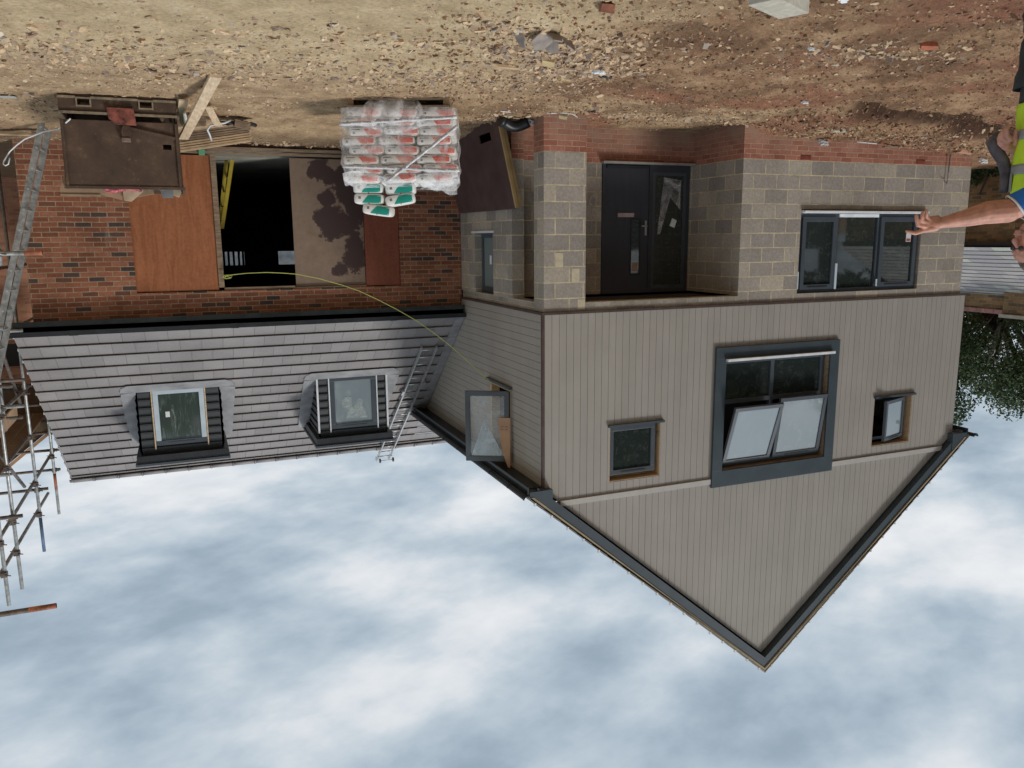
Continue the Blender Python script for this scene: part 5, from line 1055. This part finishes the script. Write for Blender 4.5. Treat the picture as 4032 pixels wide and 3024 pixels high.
# ------------------------------------------------------------------ old outbuilding at the far left
ob_ = thing('outbuilding', 'old brick outbuilding with a pale slate roof and red coped parapet', 'building', (-16, 10, 0))
B = M(); B.box(-16.25, -16.0, 4.5, 17, -.4, 1.95); B.build('brick_wall', m_oldbrick, ob_)
B = M(); B.box(-16.0, -15.72, 11.35, 11.8, -.4, 1.55); B.build('brick_buttress', m_oldbrick, ob_)
B = M(); B.box(-18.3, -18.0, 4.5, 18, 1.9, 3.42); B.box(-18.0, -17.82, 12.15, 12.95, 2.6, 3.50); B.build('parapet_wall', m_oldbrick, ob_)
B = M(); sa2 = math.atan2(1.10, 2.0)
slope_tiles(B, (-15.88, 4.4, 1.90), (0, 1, 0), (-math.cos(sa2), 0, math.sin(sa2)), 13, 2.42 / 13, .36, lambda s: (0, 13.2), th=.006, tail=.017)
B.build('slate_roof', islandmat('pale_slates', [(0, (.36, .345, .34)), (.3, (.42, .40, .39)), (.6, (.33, .32, .33)), (.9, (.48, .49, .44))], .6), ob_)
B = M(); B.prism([(-15.9, 4.5, 1.88), (-18.1, 4.5, 3.08), (-18.1, 4.5, 2.9), (-15.9, 4.5, 1.80)], (0, 12.9, 0)); B.build('roof_deck', m_interior, ob_)
B = M(); B.box(-18.02, -17.90, 4.5, 17.6, 2.94, 3.06); B.build('lead_flashing', m_lead, ob_)
B = M(); y = 4.5
while y < 18: B.box(-18.36, -17.94, y, y + .215, 3.42, 3.52); y += .225
B.build('coping', simple('red_coping', (.42, .22, .20), .8, .15, 8), ob_)
B = M(); B.box(-18.05, -17.76, 12.08, 13.0, 3.50, 3.58); B.build('pier_cap', m_slab, ob_)
# ------------------------------------------------------------------ trees
def leafmat(name, a, b_, c_):
    mt, t, b = newmat(name); b.inputs['Roughness'].default_value = .6; g = t.nodes.new('ShaderNodeNewGeometry')
    t.links.new(ramp(t, g.outputs['Random Per Island'], [(0, a), (.5, b_), (1, c_)]), b.inputs['Base Color']); b.inputs['Specular IOR Level'].default_value = .3; return mt
m_leaf = leafmat('dark_oak_leaves', (.035, .060, .025), (.062, .100, .040), (.10, .145, .060)); m_bark = simple('bark', (.06, .045, .035), .9, .3, 4, .3)
def leaves(name, centres, radii, n, size, mat, parent, seed=1):
    r = np.random.default_rng(seed); cs = np.array(centres); k = r.integers(0, len(cs), n); d = r.normal(0, 1, (n, 3)); d /= np.linalg.norm(d, axis=1)[:, None]
    P = cs[k] + d * (np.array(radii)[k] * (.35 + .65 * r.random(n) ** .5))[:, None]
    a = r.normal(0, 1, (n, 3)); a /= np.linalg.norm(a, axis=1)[:, None]; b = np.cross(a, r.normal(0, 1, (n, 3))); b /= np.linalg.norm(b, axis=1)[:, None]
    s = (size * (.6 + .8 * r.random(n)))[:, None]; V = np.stack([P - a * s, P + b * s * .55, P + a * s, P - b * s * .55], 1).reshape(-1, 3)
    F = np.arange(4 * n).reshape(n, 4); off = Vector((0, 0, 0)); p = parent
    while p is not None: off += p.location; p = p.parent
    o = fast_mesh(name, V - np.array(off), F, mat); o.parent = parent; return o
def tree(name, label, loc, h, rad, seed, n=26000, size=.11, group=None):
    r = random.Random(seed); t = thing(name, label, 'tree', loc, group); x, y, z = loc; B = M()
    B.tube([(x, y, z - .2), (x + .1, y, z + h * .25), (x - .1, y + .1, z + h * .45), (x, y, z + h * .7)], [h * .035, h * .028, h * .022, h * .010], 10); B.build('trunk', m_bark, t)
    cs, rs = [], []
    for k in range(60):
        u = r.uniform(-1, 1); a = r.uniform(0, 6.283); q = r.uniform(.35, 1) ** .6; c = (x + rad * q * math.cos(a) * math.sqrt(1 - u * u * .6), y + rad * q * math.sin(a) * math.sqrt(1 - u * u * .6), z + h * .62 + h * .36 * u * q); cs.append(c); rs.append(r.uniform(.10, .19) * rad * 1.25)
    B = M()
    for c in cs[::2]:
        s_ = Vector((x, y, z + h * r.uniform(.3, .55))); m_ = s_.lerp(Vector(c), .5) + Vector((r.uniform(-.3, .3), r.uniform(-.3, .3), r.uniform(0, .4))); B.tube([s_, m_, c], [h * .012, h * .008, h * .003], 6)
    B.build('branches', m_bark, t); leaves('crown', cs, rs, n, size, m_leaf, t, seed); return t
tree('broadleaf_tree', 'dark green broadleaf tree rising beyond the outbuilding', (-27.5, 20.0, 0), 8.6, 4.8, 3, 130000, .050)
tree('broadleaf_tree', 'dark leafy tree at the photo edge beyond the parapet', (-30.5, 15.5, 0), 8.0, 4.4, 5, 90000, .050)
t3 = tree('broadleaf_tree', 'tall tree behind the photographer seen only as a reflection', (-6, -14, 0), 9.5, 5.2, 9, 20000, .16, 'trees behind the photographer')
for x, y, k_ in ((4, -19, 1.5), (-17, -15, 1.6), (-11, -19, 1.7), (-22, -19, 1.8), (-27, -10, 1.6), (-34, -15, 1.8), (-32, -4, 1.5), (-42, -9, 1.7)): o = copy_tree(t3); o.location = (x, y, 0); o.scale = (k_, k_, k_); o.rotation_euler = (0, 0, x)
pl2 = thing('ivy_clump', 'dark green ivy clump at the foot of the outbuilding wall', 'plant', (-15.9, 12.3, 0))
leaves('foliage', [(-15.95, 12.4, .2), (-15.95, 12.1, .25), (-15.96, 12.5, .45)], [.22, .2, .16], 700, .04, m_leaf, pl2, 2)
B = M(); B.tube([(-15.95, 12.3, -.1), (-15.96, 12.2, .3), (-15.97, 12.4, .8)], .015, 6); B.build('stem', m_bark, pl2)
# ------------------------------------------------------------------ people
m_skin = simple('sunburnt_skin', (.52, .25, .18), .5, .13, 26, .25); m_skin.node_tree.nodes['Principled BSDF'].inputs['Subsurface Weight'].default_value = .12
m_skin.node_tree.nodes['Principled BSDF'].inputs['Subsurface Radius'].default_value = (.02, .008, .004)
m_hiviz = simple('yellow_green_hi_vis', (.50, .72, .03), .6, .06, 7); m_reflect = simple('grey_reflective_band', (.27, .28, .29), .35, .06, 10)
m_shirt = simple('royal_blue_shirt', (.010, .13, .46), .7, .12, 8); m_trim = simple('white_sleeve_trim', (.72, .74, .76), .6, .03)
m_trouser = simple('charcoal_trousers', (.030, .034, .036), .85, .2, 8, .2); m_hair = simple('grey_brown_hair', (.12, .09, .07), .8, .3, 30)
PR = Vector((.925, .380, 0)); PB = Vector((-.380, .925, 0)); Z_ = Vector((0, 0, 1))   # right in the picture; away from the camera
def person(root, offs, body_pose, label, jacket):
    """local frame: f forwards (picture right), s sideways (away from camera), z up"""
    t = thing('person', label, 'person', root)
    P = lambda f, s, z: Vector(root) + PR * f + PB * s + Z_ * z
    B = M(); cap = lambda a, b, r0, r1: B.capsule(a, b, r0, r1)
    for sd_ in (-1, 1):                                               # legs
        cap(P(.0, .10 * sd_, .92), P(.02, .11 * sd_, .50), .082, .056); cap(P(.02, .11 * sd_, .50), P(-.02, .115 * sd_, .09), .054, .036); cap(P(-.03, .115 * sd_, .05), P(.14, .12 * sd_, .035), .042, .034)
    for sd_ in (-1, 0, 1):                                            # trunk
        cap(P(0, .075 * sd_, .95), P(-.005, .08 * sd_, 1.15), .105, .10); cap(P(-.005, .08 * sd_, 1.15), P(0, .10 * sd_, 1.42), .10, .095)
    cap(P(-.01, 0, 1.48), P(.02, 0, 1.60), .062, .056)                # neck
    hc = P(.035, 0, 1.735)                                            # head with face towards +f
    cap(P(.02, 0, 1.76), P(-.015, 0, 1.775), .088, .086); cap(P(.035, 0, 1.70), P(.055, 0, 1.645), .070, .040); cap(P(.075, 0, 1.645), P(.065, 0, 1.635), .026, .03)
    cap(P(.100, 0, 1.745), P(.122, 0, 1.705), .010, .017); cap(P(.095, 0, 1.78), P(.100, 0, 1.75), .014, .012); cap(P(.112, -.02, 1.668), P(.112, .02, 1.668), .009, .009); cap(P(.110, -.018, 1.655), P(.110, .018, 1.655), .009, .009)
    for sd_ in (-1, 1):
        cap(P(.062, .03 * sd_, 1.775), P(.072, .03 * sd_, 1.67), .040, .030); cap(P(.088, .032 * sd_, 1.738), P(.090, .034 * sd_, 1.738), .013, .013); cap(P(.005, .086 * sd_, 1.755), P(-.002, .09 * sd_, 1.715), .017, .012); cap(P(.098, .03 * sd_, 1.765), P(.09, .055 * sd_, 1.762), .012, .01)
    body_pose(B, P)
    bo = B.build('body', m_skin, t); q = bo.modifiers.new('fuse', 'REMESH'); q.mode = 'VOXEL'; q.voxel_size = .0042; q.use_smooth_shade = True
    q = bo.modifiers.new('relax', 'SMOOTH'); q.iterations = 2; q.factor = .4
    B = M()                                                           # hair
    cap = lambda a, b, r0, r1: B.capsule(a, b, r0, r1); cap(P(.0, 0, 1.80), P(-.035, 0, 1.79), .084, .088); cap(P(-.045, 0, 1.77), P(-.06, 0, 1.69), .080, .062)
    ho = B.build('hair', m_hair, t); q = ho.modifiers.new('fuse', 'REMESH'); q.mode = 'VOXEL'; q.voxel_size = .01; q.use_smooth_shade = True
    def ell(cf, cs, z, rf, rs, n=40, w=0): return [tuple(P(cf + (rf + w * math.sin(5 * k + z * 30)) * math.cos(2 * math.pi * k / n), cs + rs * math.sin(2 * math.pi * k / n), z)) for k in range(n)]
    # trousers: hips and two legs
    B = M(); B.loft([ell(0, 0, z, rf, rs) for z, rf, rs in ((1.02, .128, .190), (.96, .132, .195), (.88, .128, .195), (.83, .118, .19))])
    for sd_ in (-1, 1):
        rg = []
        for k in range(26):
            z = .90 - .86 * k / 25; r_ = .108 - .028 * (k / 25) + .006 * math.sin(k * 1.3) + .004 * math.sin(k * 2.9 + sd_); rg.append(ell(.025 + .014 * math.sin(z * 7) , .105 * sd_, z, r_ * 1.02, r_, 28, .0025))
        B.loft(rg)
    B.build('trousers', m_trouser, t, solid=.004)
    for sd_ in (-1, 1):
        B = M(); c_ = [(-.09, .045), (-.07, .085), (.0, .10), (.08, .075), (.19, .045), (.215, .02), (.2, .0), (-.09, .0)]
        B.prism([tuple(P(a, .12 * sd_ - .045, b)) for a, b in c_], PB * .09); B.build('boot', m_dark, t, bevel=.012)
    return t, P, ell
def hand_point(B, P, wr, S=1.0):
    """pointing hand: wr wrist point in local coords; index extended, other fingers curled, thumb from the side of the palm"""
    f0, s0, z0 = wr; Q = lambda f, s, z: P(f0 + f * S, s0 + s * S, z0 + z * S)
    cap = B.capsule
    cap(Q(-.01, 0, 0), Q(.035, 0, .008), .027, .028); cap(Q(.03, 0, .022), Q(.078, -.002, .034), .022, .017); cap(Q(.035, .0, .004), Q(.082, 0, .016), .021, .016); cap(Q(.03, .0, -.012), Q(.076, 0, -.004), .019, .015); cap(Q(.025, 0, -.022), Q(.066, 0, -.018), .016, .013)
    ch = lambda pts, rs: [cap(Q(*pts[i]), Q(*pts[i + 1]), rs[i] * 1.16, rs[i + 1] * 1.18) for i in range(len(pts) - 1)]
    ch([(.078, -.002, .034), (.128, -.002, .050), (.150, -.003, .046), (.172, -.004, .041)], [.012, .0098, .0085, .0068])        # index
    ch([(.082, -.008, .018), (.128, -.022, .012), (.140, -.030, -.016), (.144, -.030, -.034)], [.0115, .0098, .0090, .0078])      # middle
    ch([(.078, -.008, .0), (.112, -.022, -.008), (.117, -.032, -.030), (.117, -.034, -.046)], [.011, .0095, .0088, .0078])        # ring
    ch([(.066, -.004, -.014), (.088, -.014, -.030), (.092, -.024, -.046), (.097, -.026, -.058)], [.0098, .0088, .0082, .0074])    # little
    ch([(.015, .018, .012), (.045, .030, .016), (.072, .030, .010), (.092, .022, .0)], [.015, .0125, .0108, .0090])               # thumb, far side of the palm
def pose_point(B, P):
    cap = B.capsule
    cap(P(-.0, -.17, 1.455), P(.13, -.15, 1.50), .062, .056); cap(P(.13, -.15, 1.50), P(.245, -.115, 1.548), .058, .055)      # upper arm
    cap(P(.245, -.115, 1.548), P(.345, -.10, 1.556), .062, .060); cap(P(.345, -.10, 1.556), P(.45, -.095, 1.582), .059, .047); cap(P(.45, -.095, 1.582), P(.565, -.09, 1.604), .046, .031)
    hand_point(B, P, (.575, -.09, 1.606), 1.08)
    cap(P(0, .19, 1.45), P(-.06, .24, 1.19), .05, .042); cap(P(-.06, .24, 1.19), P(.10, .12, 1.215), .042, .028); cap(P(.105, .11, 1.21), P(.165, .09, 1.20), .030, .024)
    for k in range(4):                                                # left hand, fingers curled round the jacket it holds
        s_ = .115 - .020 * k; l = (.0, .006, .004, -.006)[k]; z = 1.205 - .012 * k
        cap(P(.165, s_, z), P(.200 + l, s_ - .012, z - .022), .0115, .0100); cap(P(.200 + l, s_ - .012, z - .022), P(.212 + l, s_ - .02, z - .052), .0100, .0090); cap(P(.212 + l, s_ - .02, z - .052), P(.196 + l, s_ - .022, z - .074), .0088, .0075)
    cap(P(.125, .075, 1.19), P(.150, .05, 1.155), .014, .012); cap(P(.150, .05, 1.155), P(.152, .045, 1.125), .0115, .0095)
MAN = (-4.303, 2.969, -.02)
man, P, ell = person(MAN, None, pose_point, 'man in hi vis vest and blue shirt pointing at the house, arm outstretched', False)
def tor(z0, z1, n, rf, rs, grow=0.0, w=.003):
    out_ = []
    for k in range(n + 1):
        z = z0 + (z1 - z0) * k / n; taper = 1 - .55 * max(0, (z - 1.44) / .1) ** 2; fl_ = 1 + .10 * max(0, (1.12 - z) / .15); out_.append(ell(.0, 0, z, (rf + grow) * taper * fl_, (rs + grow) * (1 - .25 * max(0, (z - 1.44) / .1)) * (1 + .03 * math.sin(z * 20)), 48, w))
    return out_
B = M(); B.loft(tor(1.0, 1.53, 14, .112, .188)); B.build('shirt', m_shirt, man, solid=.003)
B = M(); B.loft(tor(.985, 1.49, 20, .128, .204)); vest = B.build('hi_vis_vest', m_hiviz, man, solid=.003)
for z in (1.12, 1.30): B = M(); B.loft(tor(z, z + .052, 3, .1325, .2085, w=.003)); B.build('reflective_band', m_reflect, vest, solid=.002)
for a in (-.10, .10):
    B = M(); B.loft([[tuple(P(.1325 * math.sqrt(1 - ((a + da) / .2085) ** 2) * fz + .004, a + da, z)) for da in (-.022, 0, .022)] for z, fz in ((1.345, 1.0), (1.40, 1.0), (1.44, .99))], close=False, smooth=False); B.build('reflective_brace', m_reflect, vest, solid=.002)
B = M(); rg = []
ax = [Vector(P(-.03, -.155, 1.44)), Vector(P(.06, -.165, 1.470)), Vector(P(.14, -.142, 1.500)), Vector(P(.205, -.122, 1.532))]
for i, (c, r_) in enumerate(zip(ax, (.098, .088, .080, .075))):
    d = (ax[min(i + 1, 3)] - ax[max(i - 1, 0)]).normalized(); s_ = d.cross(Z_).normalized(); u_ = s_.cross(d); rg.append([tuple(c + (s_ * math.cos(q) * .8 + u_ * math.sin(q)) * (r_ + .004 * math.sin(4 * q + i)) - (d * .016 * math.sin(q) if i == 3 else Vector())) for q in [2 * math.pi * k / 28 for k in range(28)]])
B.loft(rg); sl_ = B.build('sleeve', m_shirt, man, solid=.003)
last = [Vector(p) for p in rg[-1]]; c = sum(last, Vector()) / len(last); d = (ax[3] - ax[2]).normalized()
B = M(); B.loft([[tuple(c + (p - c) * 1.012 - d * .002) for p in last], [tuple(c + (p - c) * 1.012 + d * .009) for p in last]]); B.build('sleeve_trim', m_trim, sl_, solid=.003)
B = M(); gl = lambda f, s, z: P(f, s, z)
for sd_ in (-1, 1): B.loft([[tuple(gl(ff, .034 * sd_ + rr0 * math.cos(q), 1.744 + rr0 * .68 * math.sin(q))) for q in [2 * math.pi * k / 16 for k in range(16)]] for ff, rr0 in ((.108, .019), (.113, .017))], cap=True)
B.tube([tuple(gl(.110, -.01, 1.746)), tuple(gl(.114, 0, 1.750)), tuple(gl(.110, .01, 1.746))], .0025, 6); B.tube([tuple(gl(.108, -.058, 1.748)), tuple(gl(.0, -.092, 1.752))], .003, 6)
B.build('glasses', m_dark, man)
# dark jacket bunched in his left hand
B = M(); rg = []
for k, (f, z, r_) in enumerate(((.11, 1.44, .018), (.112, 1.38, .020), (.118, 1.32, .026), (.14, 1.27, .028), (.175, 1.22, .030), (.205, 1.17, .026), (.19, 1.135, .022), (.165, 1.11, .016))):
    rg.append([tuple(P(f + (r_ + .005 * math.sin(3 * q + k)) * math.cos(q), .16 + (r_ + .01) * math.sin(q), z + .3 * r_ * math.cos(q))) for q in [2 * math.pi * i / 22 for i in range(22)]])
B.loft(rg, cap=True); tag(B.build('held_jacket', simple('mauve_grey_cloth', (.085, .075, .085), .85, .6, 7, .3), None, origin=P(.15, .16, 1.25)), 'dark grey jacket bunched in the left hand of the man', 'jacket')
# ------------------------------------------------------------------ site fence behind the photographer (shows in the window glass)
fe = thing('site_fence', 'grey corrugated site fence behind the photographer, seen in the window glass', 'fence', (-4, -9, 0))
for k in range(12):
    B = M(); x = -28 + 4 * k; prof = [(-9 + .03 * math.sin(i * 1.5708), .1 + .055 * i) for i in range(40)]
    B.loft([[(xx, y, z) for y, z in prof] for xx in (x, x + 3.96)], close=False, smooth=False); B.build('fence_panel', simple('grey_sheet_metal', (.34, .36, .36), .5, .15) if k == 0 else bpy.data.materials['grey_sheet_metal'], fe, solid=.002)
    B = M(); B.box(x + 3.94, x + 4.02, -9.06, -9.0, 0, 2.35); B.build('post', m_woodold, fe)
